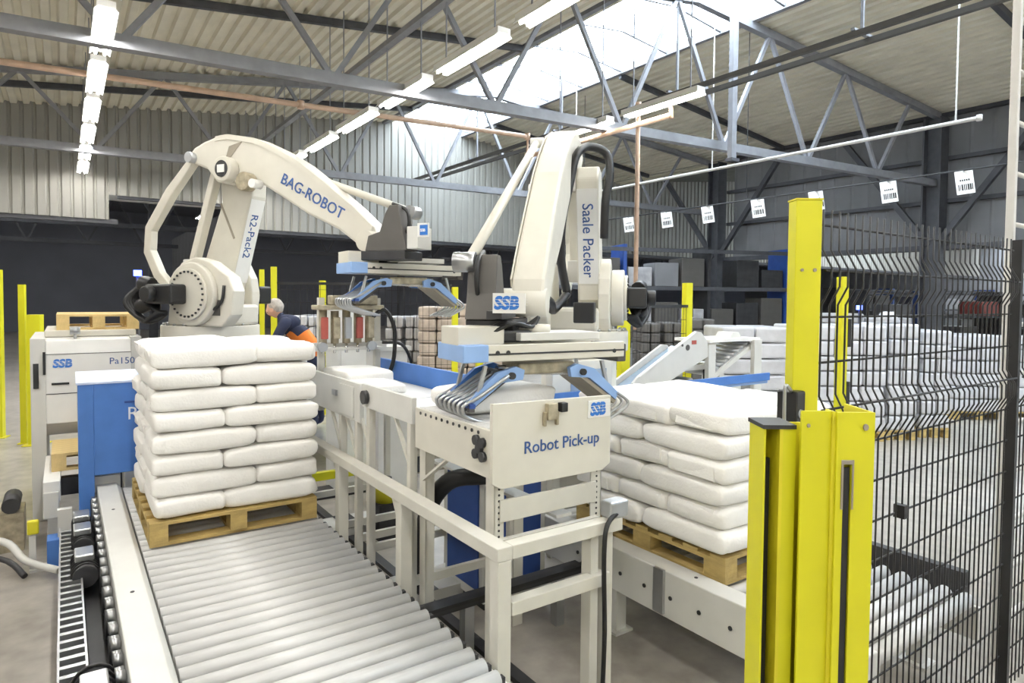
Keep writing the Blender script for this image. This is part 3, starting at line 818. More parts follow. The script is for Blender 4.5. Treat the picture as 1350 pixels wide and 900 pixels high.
def gripper(parent_loc, rz, label, zoff):
    g = thing('bag_gripper', label, 'gripper', parent_loc, rz)
    # rotary head
    MB().cyl((0, 0, -.115), (0, 0, -.07), .085, 18).obj('rotary_flange', CREAM, g)
    MB().box((-.16, -.13, -.15), (.34, .13, -.11)).obj('mount_plate', GREYW, g, .003)
    MB().box((-.5, -.10, -.17), (-.24, .12, -.075)).obj('valve_cover', CREAM, g, .006)
    MB().box((-.24, -.08, -.16), (-.06, .08, -.1)).obj('hose_bed', DARK, g, .01)
    mb = MB()
    for k in range(4):
        mb.tube([(-.3, -.09 + .03 * k, -.1), (-.18, -.11 + .04 * k, -.06), (-.06, -.07 + .03 * k, -.08), (.0, -.04, -.03)], .011, 6)
    mb.obj('hoses', BLACK, g)
    for yv in (-.16, .12):
        bm_ = MB().box((-.47, yv, -.25), (.49, yv + .04, -.165)).obj('beam', CREAM, g, .004)
        MB().box((-.38, yv - .003, -.216), (.49, yv, -.207)).obj('slot', DARK, bm_)
        MB().cyl((-.31, yv - .004, -.205), (-.31, yv, -.205), .012, 8).cyl((-.25, yv - .004, -.205), (-.25, yv, -.205), .012, 8).cyl((.42, yv - .004, -.215), (.42, yv, -.215), .012, 8).obj('bolt', DARK, bm_)
    MB().box((-.50, -.165, -.25), (-.36, .165, -.163)).obj('end_block', BLUEL, g, .006)
    MB().box((.46, -.14, -.28), (.52, .14, -.18)).obj('end_block', BRKT, g, .006)
    MB().box((-.15, -.1, -.33), (.2, .1, -.27)).obj('cylinder_block', BRASSY, g, .01)
    MB().cyl((-.2, -.06, -.31), (.28, -.06, -.33), .022, 10).cyl((-.2, .06, -.31), (.28, .06, -.33), .022, 10).obj('air_cylinder', CHROME, g)
    for s in (-1, 1):
        for yv in (-.14, .12):
            a = MB().prism([(s * .14, -.30), (s * .19, -.28), (s * .30, -.31), (s * .47, -.455), (s * .45, -.49), (s * .27, -.36), (s * .15, -.35)], yv, yv + .03, 'xz').obj('fork_arm', BLUEL if yv < 0 else BLUE, g)
            MB().bar((s * .36, yv + .015, -.27), (s * .40, yv + .015, -.42), .018, .018).obj('link', STEEL, a)
        MB().cyl((s * .22, -.16, -.325), (s * .22, .17, -.325), .018, 10).obj('pivot_shaft', DARK, g)
    # left: tines, right: plate with tines
    tm = []
    for k in range(7):
        yv = -.17 + k * .055
        MB().tube([(-.25, yv, -.32), (-.42, yv, -.42), (-.49, yv, -.45), (-.505, yv, -.475), (-.47, yv, -.52), (-.26, yv, -.585)], .0095, 7, 4).obj('tine', STEEL, g)
        MB().box((-.475, yv - .012, -.49), (-.445, yv + .012, -.455)).obj('tine_clamp', BRKT, g)
        MB().tube([(.44, yv, -.45), (.50, yv, -.49), (.51, yv, -.52), (.47, yv, -.55), (.36, yv, -.60)], .0085, 7, 4).obj('tine', STEEL, g)
    MB().bar((-.46, -.19, -.46), (-.46, .19, -.46), .03, .02).obj('tine_bar', BLUED, g)
    MB().prism([(.18, -.33), (.20, -.32), (.46, -.50), (.445, -.515)], -.13, .11, 'xz').obj('side_plate', TAN, g)
    MB().prism([(-.18, -.35), (-.20, -.335), (-.40, -.475), (-.385, -.49)], -.06, .1, 'xz').obj('side_plate', BRKT, g)
    return g

def robot(loc, rz, label, E, Wp, lower_txt, boom_txt, level_y, R2=False):
    t = thing('palletizing_robot', label, 'robot', loc, rz)
    MB().cyl((-.06, 0, 0), (-.06, 0, .04), .46, 24).cyl((-.06, 0, .04), (-.06, 0, 1.55), .34, 24).obj('pedestal', CREAM2, t)
    MB().cyl((-.06, 0, 1.55), (-.06, 0, 1.73), .44, 32).obj('base_ring', CREAM, t, .01)
    rb = MB()
    for k in range(24):
        a = 2 * math.pi * k / 24
        rb.cyl((-.06 + .41 * math.cos(a), .41 * math.sin(a), 1.73), (-.06 + .41 * math.cos(a), .41 * math.sin(a), 1.75), .014, 6)
    rb.obj('ring_bolts', STEEL, t, stuff=True)
    MB().box((-.2, -.3, 1.73), (.36, .2, 1.93)).obj('turret', CREAM, t, .03)
    cheek = [(-.24, 1.73), (.46, 1.73), (.57, 1.84), (.60, 2.05), (.54, 2.18), (.42, 2.25), (.3, 2.32), (.13, 2.36), (-.05, 2.31), (-.15, 2.18), (-.2, 2.0)]
    for s in (-1, 1):
        gx, gr_ = (.13, .29) if s < 0 else (-.08, .25)
        ck = cheek if s < 0 else [(x if x < .1 else .1 + (x - .1) * .35, z) for x, z in cheek]
        c0, c1 = (.2, .34) if s < 0 else (.19, .29)
        MB().prism(ck, s * c0, s * c1, 'xz').obj('cheek', CREAM, t, .012)
        d = MB().cyl((gx, s * c1, 2.02), (gx, s * .40, 2.02), gr_, 32).obj('gear_housing', CREAM, t, .01)
        MB().cyl((gx, s * .40, 2.02), (gx, s * .43, 2.02), gr_ * .81, 32).obj('gear_cover', CREAM, d, .006)
        b_ = MB()
        for k in range(26):
            a = 2 * math.pi * k / 26
            b_.cyl((gx + gr_ * .7 * math.cos(a), s * .43, 2.02 + gr_ * .7 * math.sin(a)), (gx + gr_ * .7 * math.cos(a), s * .44, 2.02 + gr_ * .7 * math.sin(a)), .011, 6)
        b_.obj('bolt_ring', DARK, d, stuff=True)
        mo = MB().box((-.20, s * .43, 1.93), (.13, s * .6, 2.11)).obj('motor', BLACK, t, .02)
        MB().cyl((-.1, s * .6, 2.02), (-.1, s * .68, 2.02), .07, 14).obj('motor_brake', BLACK, mo, .01)
        MB().cyl((-.20, s * .52, 2.1), (-.31, s * .54, 2.12), .07, 10).cyl((-.2, s * .54, 1.95), (-.32, s * .55, 1.9), .07, 10).obj('connector', BLACK, mo, .008)
        cb = MB()
        for k in range(7):
            cb.tube([(-.27 - .01 * k, s * .5, 2.12), (-.38 - .008 * k, s * (.5 + .02 * k), 2.0 - .01 * k), (-.37 + .02 * k, s * .54, 1.84 - .012 * k), (-.26 + .02 * k, s * (.55 - .02 * k), 1.77 + .012 * k), (-.17, s * .5, 1.86), (-.22, s * (.45 + .02 * k), 1.95)], .024, 6)
        cb.obj('cable_loop', BLACK, mo)
    # recess with cables on the right cheek
    MB().box((.28, -.346, 1.83), (.44, -.338, 1.97)).obj('recess', BRKT, t)
    MB().tube([(.31, -.35, 1.87), (.41, -.36, 1.9), (.48, -.355, 1.97), (.5, -.35, 2.1)], .014, 8).obj('cable', DARK, t)
    # lower arm
    lx0, lx1 = -.06, E.x - .13
    dz = E.y - 3.15
    low = [(lx0 - .24, 2.02), (lx0 - .1, 1.9), (lx0 + .12, 1.88), (lx0 + .24, 2.0), (lx0 + .26, 2.12), (lx1 + .18, 2.95 + dz), (lx1 + .19, 3.12 + dz), (lx1 + .1, 3.24 + dz), (lx1 - .12, 3.24 + dz), (lx1 - .22, 3.1 + dz), (lx1 - .2, 2.9 + dz)]
    la = MB().prism(low, .01, .2, 'xz').obj('lower_arm', CREAM, t, .02)
    a0 = Vector((lx0 + .26, 0, 2.12)); a1 = Vector((lx1 + .18, 0, 2.95 + dz)); dirv = (a1 - a0).normalized()
    nrm = Vector((dirv.z, 0, -dirv.x))
    if lower_txt:
        org = a0 + dirv * (.70 if not R2 else .72) + nrm * .003
        org.y = .065
        fp = MB()
        q0 = a0 + dirv * .02; q1 = a0 + dirv * .84
        v = [(q.x + nrm.x * .002, yy_, q.z + nrm.z * .002) for q in (q0, q1) for yy_ in (.02, .19)]
        fp.add(v, [(0, 1, 3, 2)]); fp.obj('label_strip', WHITEP, la)
        text(lower_txt, .115 if not R2 else .128, org, -dirv, (0, 1, 0), INK, la, bold=.004)
    # boom
    f = boom_map(E, Wp)
    poly = [f(p) for p in TOPC] + [f(p) for p in BOTC]
    bo = MB().prism(poly, -.19, .01, 'xz').obj('boom', CREAM, t, .022)
    # raised lip along the upper edge
    lip = [f(p) for p in TOPC[3:-1]] + [f((p[0] - .012, p[1] - .045)) for p in reversed(TOPC[3:-1])]
    MB().prism(lip, -.2, -.19, 'xz').obj('boom_lip', CREAM, bo)
    MB().cyl((E.x, -.19, E.y), (E.x, -.29, E.y), .115, 24).obj('elbow_cap', CREAM, t, .012)
    dk = MB().cyl((E.x, -.29, E.y), (E.x, -.296, E.y), .075, 24).obj('emblem_disc', BLACK, t)
    MB().box((E.x - .042, -.301, E.y - .035), (E.x + .042, -.296, E.y + .035)).obj('emblem_plate', WHITEP, dk)
    # reveal and pocket beside the elbow
    px_, pz_ = f((.62, 3.33))
    MB().prism([f((.36, 3.27)), f((.40, 3.37)), f((.56, 3.40)), f((.45, 3.30)), f((.41, 3.26))], -.194, -.189, 'xz').obj('reveal', TAN, bo)
    ex = E.x + .26
    MB().cyl((ex, -.2, E.y - .13), (ex, -.3, E.y - .13), .085, 18).obj('joint_motor', BRASSY, t, .01)
    MB().cyl((ex + .13, -.22, E.y - .16), (ex + .13, -.32, E.y - .16), .04, 14).obj('motor_plug', WHITEP, t)
    MB().prism([(lx1 - .05, 2.55 + dz), (lx1 - .03, 2.56 + dz), (lx1 - .2, 2.9 + dz), (lx1 - .22, 2.89 + dz)], .006, .012, 'xz').obj('groove', TAN, la)
    if boom_txt:
        o0 = Vector(f((1.0, 3.005))); o1 = Vector(f((1.60, 2.69)))
        d = (o1 - o0).normalized(); X = (d.x, 0, d.y); Y = (-d.y, 0, d.x)
        text(boom_txt, .132, (o0.x, -.193, o0.y), X, Y, INK, bo, bold=.01, sx=1.0)
    # parallelogram rods at the back
    tail = Vector(f((-.06, 3.30)))
    rd = [(tail.x, tail.y), (-.39, 3.0 + dz), (-.68, 2.66 + dz * .5), (-.7, 2.44), (-.56, 2.2), (-.36, 2.05)]
    for i in range(5): pass
    rb = MB()
    L_ = []; Rr = []
    for i, p in enumerate(rd):
        p0 = Vector(rd[max(i - 1, 0)]); p1 = Vector(rd[min(i + 1, 5)]); d = (p1 - p0).normalized(); n_ = Vector((-d.y, d.x))
        wdt = .05 if 0 < i < 5 else .035
        L_.append(tuple(Vector(p) + n_ * wdt)); Rr.append(tuple(Vector(p) - n_ * wdt))
    rb.prism(L_ + Rr[::-1], -.2, -.12, 'xz').obj('bent_rod', CREAM, t, .01)
    MB().cyl((tail.x, -.25, tail.y), (tail.x, -.08, tail.y), .05, 16).obj('rod_pin', STEEL, t)
    top2 = Vector(f((.12, 3.23)))
    MB().bar((top2.x, -.06, top2.y), (-.2, -.06, 2.35), .07, .09, up=(0, 1, 0)).obj('straight_rod', CREAM, t, .01)
    MB().box((-.3, -.12, 2.16), (-.1, .1, 2.36)).obj('rod_bracket', GREYW, t, .01)
    # levelling rod to the wrist
    ls = Vector(f((.2, 3.42))); le = Vector(f((2.27, 2.70)))
    MB().cyl((ls.x, level_y, ls.y), (le.x, level_y, le.y), .032, 12).obj('levelling_rod', CREAM, t)
    MB().cyl((ls.x, level_y - .05, ls.y), (ls.x, level_y + .06, ls.y), .045, 14).obj('rod_eye', GREYW, t)
    # wrist bracket
    wx, wz = Wp
    br = [(wx + .05, wz - .09), (wx + .08, wz + .03), (wx + .19, wz + .06), (wx + .24, wz + .2), (wx + .28, wz + .26), (wx + .36, wz + .26), (wx + .40, wz + .05), (wx + .44, wz - .09)]
    MB().prism(br, -.36, -.2, 'xz').obj('wrist_bracket', BRKT, t, .006)
    MB().cyl((wx, .02, wz), (wx, -.3, wz), .085, 20).obj('wrist_joint', CREAM, t)
    MB().cyl((le.x, level_y - .08, le.y), (le.x, level_y + .04, le.y), .055, 16).obj('rod_bearing', STEEL, t)
    MB().tube([(wx + .27, -.3, wz + .28), (wx + .4, -.3, wz + .22), (wx + .42, -.3, wz + .1), (wx + .36, -.3, wz + .0)], .014, 8).obj('hose', BLACK, t)
    MB().box((wx - .02, -.36, wz - .16), (wx + .42, -.1, wz - .09)).obj('tool_flange', DARK, t, .006)
    return t, f

# robot at the left
r1p = Vector((1.21, 6.785, 0)); a1 = math.atan2(-.854, .52)
ROB1, f1 = robot(r1p, a1, 'cream palletizing robot at the left with lettered boom reaching right over the line', Vector((.41, 3.15)), Vector((1.98, 2.46)), 'R2-Pack2', 'BAG-ROBOT', -.02)
def rob_pt(p, a, x, y, z): return Vector((p.x + math.cos(a) * x - math.sin(a) * y, p.y + math.sin(a) * x + math.cos(a) * y, z))
g1 = rob_pt(r1p, a1, 2.36, -.2, 2.33)
g1 = Vector((2.331, 4.994, 2.445))
gripper(g1, 0.0, 'bag gripper with blue forks hanging empty from the left robot', 0)
# electrical box and emblem on the wrist of robot one
MB().box((2.42, -.36, 2.38), (2.52, -.16, 2.55)).obj('wrist_box', GREYW, ROB1, .005)
sb = MB().box((2.54, -.40, 2.46), (2.635, -.385, 2.565)).obj('emblem_board', WHITEP, ROB1)
MB().box((2.565, -.406, 2.475), (2.63, -.4, 2.55)).obj('emblem_field', INKL, sb)
text('SSB', .03, (2.57, -.409, 2.50), (1, 0, 0), (0, 0, 1), INKW, sb, 'emblem', bold=.02)
# robot at the right
r2p = Vector((3.80, 4.42, 0)); a2 = math.atan2(-.69, -.723)
ROB2, f2 = robot(r2p, a2, 'cream palletizing robot behind the right stack with its arm folded towards the viewer', Vector((.41, 3.02)), Vector((2.05, 1.98)), 'Saale Packer', None, -.36, R2=True)
g2 = rob_pt(r2p, a2, 2.36, -.12, 1.935) + Vector((.095, -.066, 0))
gripper(g2, R_(-6), 'bag gripper closing its steel tines on the sack over the pick-up table', 0)
# black hose bundle of robot two
MB().tube([(.72, -.02, 2.05), (.80, -.06, 2.3), (.86, -.05, 2.6), (.80, .0, 2.9), (.74, .04, 3.12), (.6, .12, 3.22), (.5, .26, 3.18), (.52, .29, 3.0), (.55, .26, 2.8), (.5, .25, 2.5)], .034, 10).obj('hose_bundle', BLACK, ROB2)
MB().tube([(.72, -.02, 2.05), (.9, -.1, 1.92), (1.1, -.1, 1.98), (1.4, -.15, 2.05)], .034, 10).obj('hose_bundle', BLACK, ROB2)
MB().box((.62, .04, 1.82), (.82, .2, 1.98)).obj('lower_motor', BLACK, ROB2, .01)
# emblem board on robot two's wrist, facing the viewer
bx = 2.655
sb = MB().box((bx, -.165, 1.93), (bx + .012, .0, 2.03)).obj('emblem_board', WHITEP, ROB2)
logo(.088, (bx + .0135, -.158, 1.952), (0, 1, 0), (0, 0, 1), sb, WHITEP)
MB().box((2.3, -.2, 1.9), (bx, -.12, 1.94)).obj('board_arm', DARK, ROB2)
MB().box((1.55, -.2, 2.2), (1.60, -.05, 2.24)).obj('arm_band', mat('faded_band', 'cfc98f', .5), ROB2) if False else None
# pedestal cabinet of robot two
t = thing('robot_cabinet', 'cream cabinet with grey window below the right robot base', 'cabinet', (3.05, 3.84, 0))
MB().box((0, 0, .9), (.62, .09, 1.52)).obj('body', CREAM, t, .006); MB().box((.18, -.006, 1.27), (.55, 0, 1.45)).obj('window', GLASSG, t)
MB().box((.02, .02, 0), (.1, .08, .9)).obj('leg', CREAM2, t); MB().box((.5, .02, 0), (.58, .08, .9)).obj('leg', CREAM2, t)
# blue belt behind the right stack
t = thing('blue_conveyor', 'pale blue conveyor bed running behind the right stack of sacks', 'conveyor', (2.45, 3.6, 0))
MB().box((0, 0, 1.23), (3.0, .22, 1.29)).obj('bed', BLUEL, t, .004); MB().box((0, -.02, 1.26), (3.0, 0, 1.33)).obj('edge_board', BLUE, t)
for xx in (.1, 1.4, 2.8): MB().box((xx, .05, 0), (xx + .06, .15, 1.23)).obj('leg', CREAM2, t)

# ================================================================= INCLINED CONVEYOR, RIGHT
t = thing('inclined_conveyor', 'light grey inclined conveyor rising to the right behind the stack', 'conveyor', (4.4, 4.3, 0))
side = [(-.02, 1.22), (.04, 1.27), (.87, 1.69), (.95, 1.68), (1.04, 1.59), (1.08, 1.43), (.30, 1.14), (0, 1.14)]
MB().prism(side, 0, .03, 'xz').obj('side_plate', GREYW, t, .003)
MB().prism([(x, z - .16) for x, z in side], .45, .48, 'xz').obj('side_plate', GREYW, t, .003)
MB().bar((.2, .24, 1.12), (1.0, .24, 1.50), .4, .03).obj('belt', GLASSG, t)
MB().bar((.06, .012, 1.275), (.86, .012, 1.68), .036, .012).obj('top_lip', WHITEP, t)
MB().cyl((.74, -.004, 1.53), (.74, 0, 1.53), .03, 16).cyl((.66, -.004, 1.555), (.66, 0, 1.555), .014, 10).obj('warning_disc', BRKT, t)
MB().box((.80, -.004, 1.56), (.87, 0, 1.60)).obj('warning_mark', RED, t)
for xx, y0_, zz, w_ in ((1.06, -.01, 1.55, .11), (1.06, .4, 1.5, .08), (1.78, -.05, 1.58, .13), (1.78, .4, 1.58, .08)):
    MB().box((xx, y0_, 0), (xx + w_, y0_ + .05, zz)).obj('leg', GREYW, t)
MB().box((1.06, -.02, 1.57), (1.92, .45, 1.6)).obj('top_plate', WHITEP, t)
MB().prism([(1.75, 1.6), (1.55, 1.6), (1.6, 1.66), (1.7, 1.66)], .1, .3, 'xz').obj('hood', GREYW, t)
MB().box((.62, .1, 1.28), (1.3, .14, 1.33)).obj('cross_bar', GREYW, t)
rm = MB().cyl((0, 0, 0), (0, .36, 0), .03, 10).mesh('roller', STEEL)
for k in range(9): inst('roller', rm, t, (1.2 + .075 * k, .04, 1.24 + .036 * k))
MB().bar((1.15, .03, 1.19), (1.85, .03, 1.52), .03, .05).obj('roller_rail', GREYW, t)
MB().box((1.06, .0, .95), (1.9, .03, 1.09)).obj('lower_plate', GREYW, t)
for k in range(3):
    MB().cyl((.72 + .1 * k, .1, 1.08 + .045 * k), (.72 + .1 * k, .4, 1.08 + .045 * k), .035, 12).obj('drive_roller', STEEL, t)
MB().box((1.17, .05, 1.1), (1.28, .15, 1.28)).obj('junction_box', BLACK, t)

# ================================================================= FENCES
def wire_mesh_panel(parent, x0, x1, z0, z1, pitch=.05, r=.0036, folds=()):
    """single wires as parts: upright wires share one bent mesh"""
    prof = [(0, z0)]
    for zf in folds:
        prof += [(0, zf - .09), (-.032, zf - .03), (-.032, zf + .03), (0, zf + .09)]
    prof.append((0, z1))
    mb = MB(); mb.tube([(0, y, z) for y, z in prof], r, 5, 1)
    me = mb.mesh('upright_wire', BLACK)
    n = int((x1 - x0) / pitch)
    for k in range(n): inst('upright_wire', me, parent, (x0 + pitch * (k + .5), 0, 0))
    hm = MB().cyl((x0, 0, 0), (x1, 0, 0), r * 1.15, 6).mesh('cross_wire', BLACK)
    zs = []
    z = z0 + .03
    while z < z1: zs.append(z); z += .15
    for z in zs:
        y = 0
        for zf in folds:
            if abs(z - zf) < .06: y = -.032
        inst('cross_wire', hm, parent, (0, y + r * 2, z))
t = thing('mesh_fence', 'black welded wire mesh fence in the right foreground behind the yellow guard', 'fence', (0, 1.15, 0))
wire_mesh_panel(t, 2.0, 3.68, .12, 2.3, .05, .0036, (1.6, 2.08))
wire_mesh_panel(t, 3.75, 5.1, .12, 2.3, .05, .0036, (1.6, 2.08))
MB().box((3.70, -.02, 0), (3.73, .02, 2.3)).obj('post', BLACK, t)
MB().box((5.1, -.03, 0), (5.15, .03, 2.3)).obj('post', BLACK, t)
mb = MB()
MB().box((2.6, -.02, 1.18), (2.63, .02, 1.23)).obj('clamp', BLACK, t)
t = thing('fence_post', 'tall bright yellow square fence post behind the yellow guard', 'post', (1.945, 1.165, 0), -yaw)
MB().box((-.041, -.03, 0), (.041, .03, 2.32)).obj('tube', YEL, t, .003)
MB().box((-.043, -.032, 2.32), (.043, .032, 2.325)).obj('cap', YEL2, t)
MB().cyl((-.02, -.03, 2.1), (-.02, -.034, 2.1), .005, 8).cyl((.02, -.03, 2.1), (.02, -.034, 2.1), .006, 8).obj('rivet', TAN, t)
MB().box((-.12, -.09, 0), (.12, .09, .012)).obj('foot', YEL2, t)
t = thing('safety_switch', 'black safety interlock switch fixed to the tall yellow post', 'switch', (1.865, 1.13, 1.52))
MB().box((0, 0, .05), (.05, .07, .2)).obj('body', BLACK, t, .006); MB().box((-.01, .01, -.06), (.02, .05, .05)).obj('actuator', DARK, t, .004)
MB().cyl((.02, -.004, .13), (.02, 0, .13), .014, 12).obj('lamp', STEEL, t)
MB().tube([(.0, .02, .2), (-.03, .02, .22), (-.035, .02, .17), (-.03, .02, .0), (-.01, .03, -.1)], .006, 6).obj('cable', STEEL, t)

# yellow guard housing, turned towards the viewer
gl = Vector((1.42, .945, 0)); gr = Vector((R0.x, R0.y, 0))
t = thing('yellow_guard', 'bright yellow light curtain guard column in the right foreground', 'guard', gl, -yaw)
t.scale.x = .79
def P2(x, y): return (x, y)
MB().box((.10, -.03, 0), (.20, -.022, 1.735)).obj('front_plate', YEL, t)
MB().box((.20, -.035, 0), (.305, -.027, 1.735)).obj('right_plate', YEL, t) if False else None
slot = MB()
MB().box((.215, -.048, 1.50), (.221, -.044, 1.62)).box((.221, -.048, 1.61), (.25, -.044, 1.62)).box((.248, -.048, 1.50), (.253, -.044, 1.62)).obj('slot_frame', TAN, t)
slot.box((.20, -.045, 0), (.222, -.037, 1.735)).box((.247, -.045, 0), (.315, -.037, 1.735)).box((.222, -.045, 1.61), (.247, -.037, 1.735)).obj('slotted_plate', YEL, t)
MB().box((.19, -.037, 0), (.2, -.0, 1.735)).box((.307, -.037, 0), (.315, .09, 1.735)).obj('side_flange', YEL2, t)
MB().box((.225, -.04, 0), (.244, -.034, 1.60)).obj('light_strip', BLACK, t)
MB().box((.2, -.024, 0), (.307, -.018, 1.72)).obj('inner_plate', YEL2, t)
MB().box((0.06, .0, 0), (.10, .006, 1.685)).obj('left_plate', YEL, t)
MB().box((.0, .0, 0), (.006, .09, 1.685)).obj('left_flange', YEL, t)
MB().box((.05, .0, 0), (.06, .09, 1.685)).obj('inner_flange', YEL2, t)
MB().box((.028, .05, 0), (.045, .06, 1.60)).obj('light_strip', BLACK, t)
MB().box((.0, .09, 0), (.31, .096, 1.685)).obj('back_plate', YEL2, t)
MB().box((-.004, -.004, 1.685), (.10, .1, 1.695)).obj('top_plate', DARK, t)
MB().box((-.03, -.05, 0), (.35, .16, .012)).obj('foot', YEL2, t)
MB().cyl((.285, -.046, 1.70), (.285, -.05, 1.70), .008, 10).cyl((.12, -.031, 1.70), (.12, -.034, 1.70), .005, 10).obj('bolt', TAN, t)

t = thing('ladder', 'pale steel ladder standing at the right edge behind the mesh fence', 'ladder', (4.30, 1.37, 0))
MB().box((-.018, -.02, 0), (.018, .02, 5.2)).obj('stile', PIPE, t, .004); MB().box((.42, -.02, 0), (.456, .02, 5.2)).obj('stile', PIPE, t, .004)
rg = MB().cyl((.02, 0, 0), (.42, 0, 0), .014, 8).mesh('rung', PIPE)
for k in range(18): inst('rung', rg, t, (0, 0, .2 + .28 * k))

# back fence of the robot cell
def ypost(px, py, h, label, w=.05, hinge=False):
    t = thing('fence_post', label, 'post', (px, py, 0), -.3, 'yellow posts of the cell fence')
    MB().box((-w, -w, 0), (w, w, h)).obj('tube', YEL, t)
    MB().box((-w * 1.8, -w * 1.8, 0), (w * 1.8, w * 1.8, .012)).obj('foot', YEL2, t)
    if hinge: MB().box((w, -.03, h - .5), (w + .03, .03, h - .3)).box((w, -.03, h - .95), (w + .03, .03, h - .75)).obj('hinge', BLACK, t)
FP = [(-0.76, 11.47, 2.35, 'yellow fence post at the very left edge of the picture', 0.05, False), (-0.46, 10.84, 2.14, 'thin yellow post left behind the pallet dispenser', 0.035, False), (-0.32, 10.69, 1.74, 'short thick yellow post beside the thin one at the dispenser', 0.075, False), (2.41, 11.13, 2.3, 'yellow fence post just right of the left robot base', 0.035, False), (2.78, 11.49, 2.47, 'yellow fence post behind the head of the bending person', 0.04, False), (2.68, 10.34, 2.47, 'yellow fence post rising above the shoulder of the bending person', 0.045, False), (3.63, 10.9, 2.29, 'yellow fence post above the pneumatic press', 0.055, False), (5.23, 9.16, 2.19, 'yellow fence post right of the left gripper', 0.045, True), (4.77, 7.66, 2.2, 'yellow fence post left of the emblem board on the second gripper', 0.045, False), (5.71, 5.78, 1.91, 'yellow fence post right of the second robot motor', 0.06, True), (7.55, 6.34, 2.26, 'yellow fence post above the inclined conveyor', 0.055, True), (4.57, 2.44, 2.18, 'yellow fence post seen through the black mesh fence', 0.028, True)]
for (x_, y_, h_, lab, w_, hg) in FP: ypost(x_, y_, h_, lab, w_, hg)
def back_mesh(x0, y0, x1, y1, h, label):
    t = thing('mesh_fence', label, 'fence', (x0, y0, 0), math.atan2(y1 - y0, x1 - x0))
    L = math.hypot(x1 - x0, y1 - y0)
    mb = MB(); k = 0.
    while k < L: mb.box((k, -.002, .1), (k + .006, .002, h)); k += .1
    z = .12
    while z < h: mb.box((0, .002, z), (L, .006, z + .006)); z += .2
    mb.obj('wires', BLACK, t, stuff=True)
    MB().box((0, -.02, h), (L, .02, h + .04)).obj('top_rail', BLACK, t)
for args in [(2.68, 10.36, 5.2, 9.2, 2.2, 'black mesh fence of the robot cell between the posts behind the line'), (5.75, 5.8, 7.5, 6.3, 1.9, 'black mesh fence of the robot cell behind the inclined conveyor')]: back_mesh(*args)

# ================================================================= BACKGROUND LOADS
pal_l = MB()
def wrapped(x, y, w, d, h, material, label, rz=0., cap=False, group=None, rows=0):
    t = thing('wrapped_pallet', label, 'pallet load', (x, y, 0), rz, group)
    MB().box((0, 0, .12), (w, d, .14)).box((0, 0, 0), (.1, d, .12)).box((w / 2 - .05, 0, 0), (w / 2 + .05, d, .12)).box((w - .1, 0, 0), (w, d, .12)).obj('pallet', WOOD, t)
    mb = MB()
    n = max(3, int(h / .2)); rr = random.Random(int(x * 77 + y * 13))
    for i in range(n):
        z0 = .14 + h * i / n; z1 = .14 + h * (i + 1) / n - .012
        o_ = rr.uniform(-.02, .02)
        mb.box((.01 + o_, .01, z0), (w / 2 - .008 + o_, d - .01, z1)).box((w / 2 + .008 + o_, .01, z0), (w - .01 + o_, d - .01, z1))
    mb.obj('load', material, t, .03)
    if cap: MB().cyl((w / 2, d / 2, .14 + h), (w / 2, d / 2, .3 + h), w * .42, 14, w * .2).obj('hood', material, t)
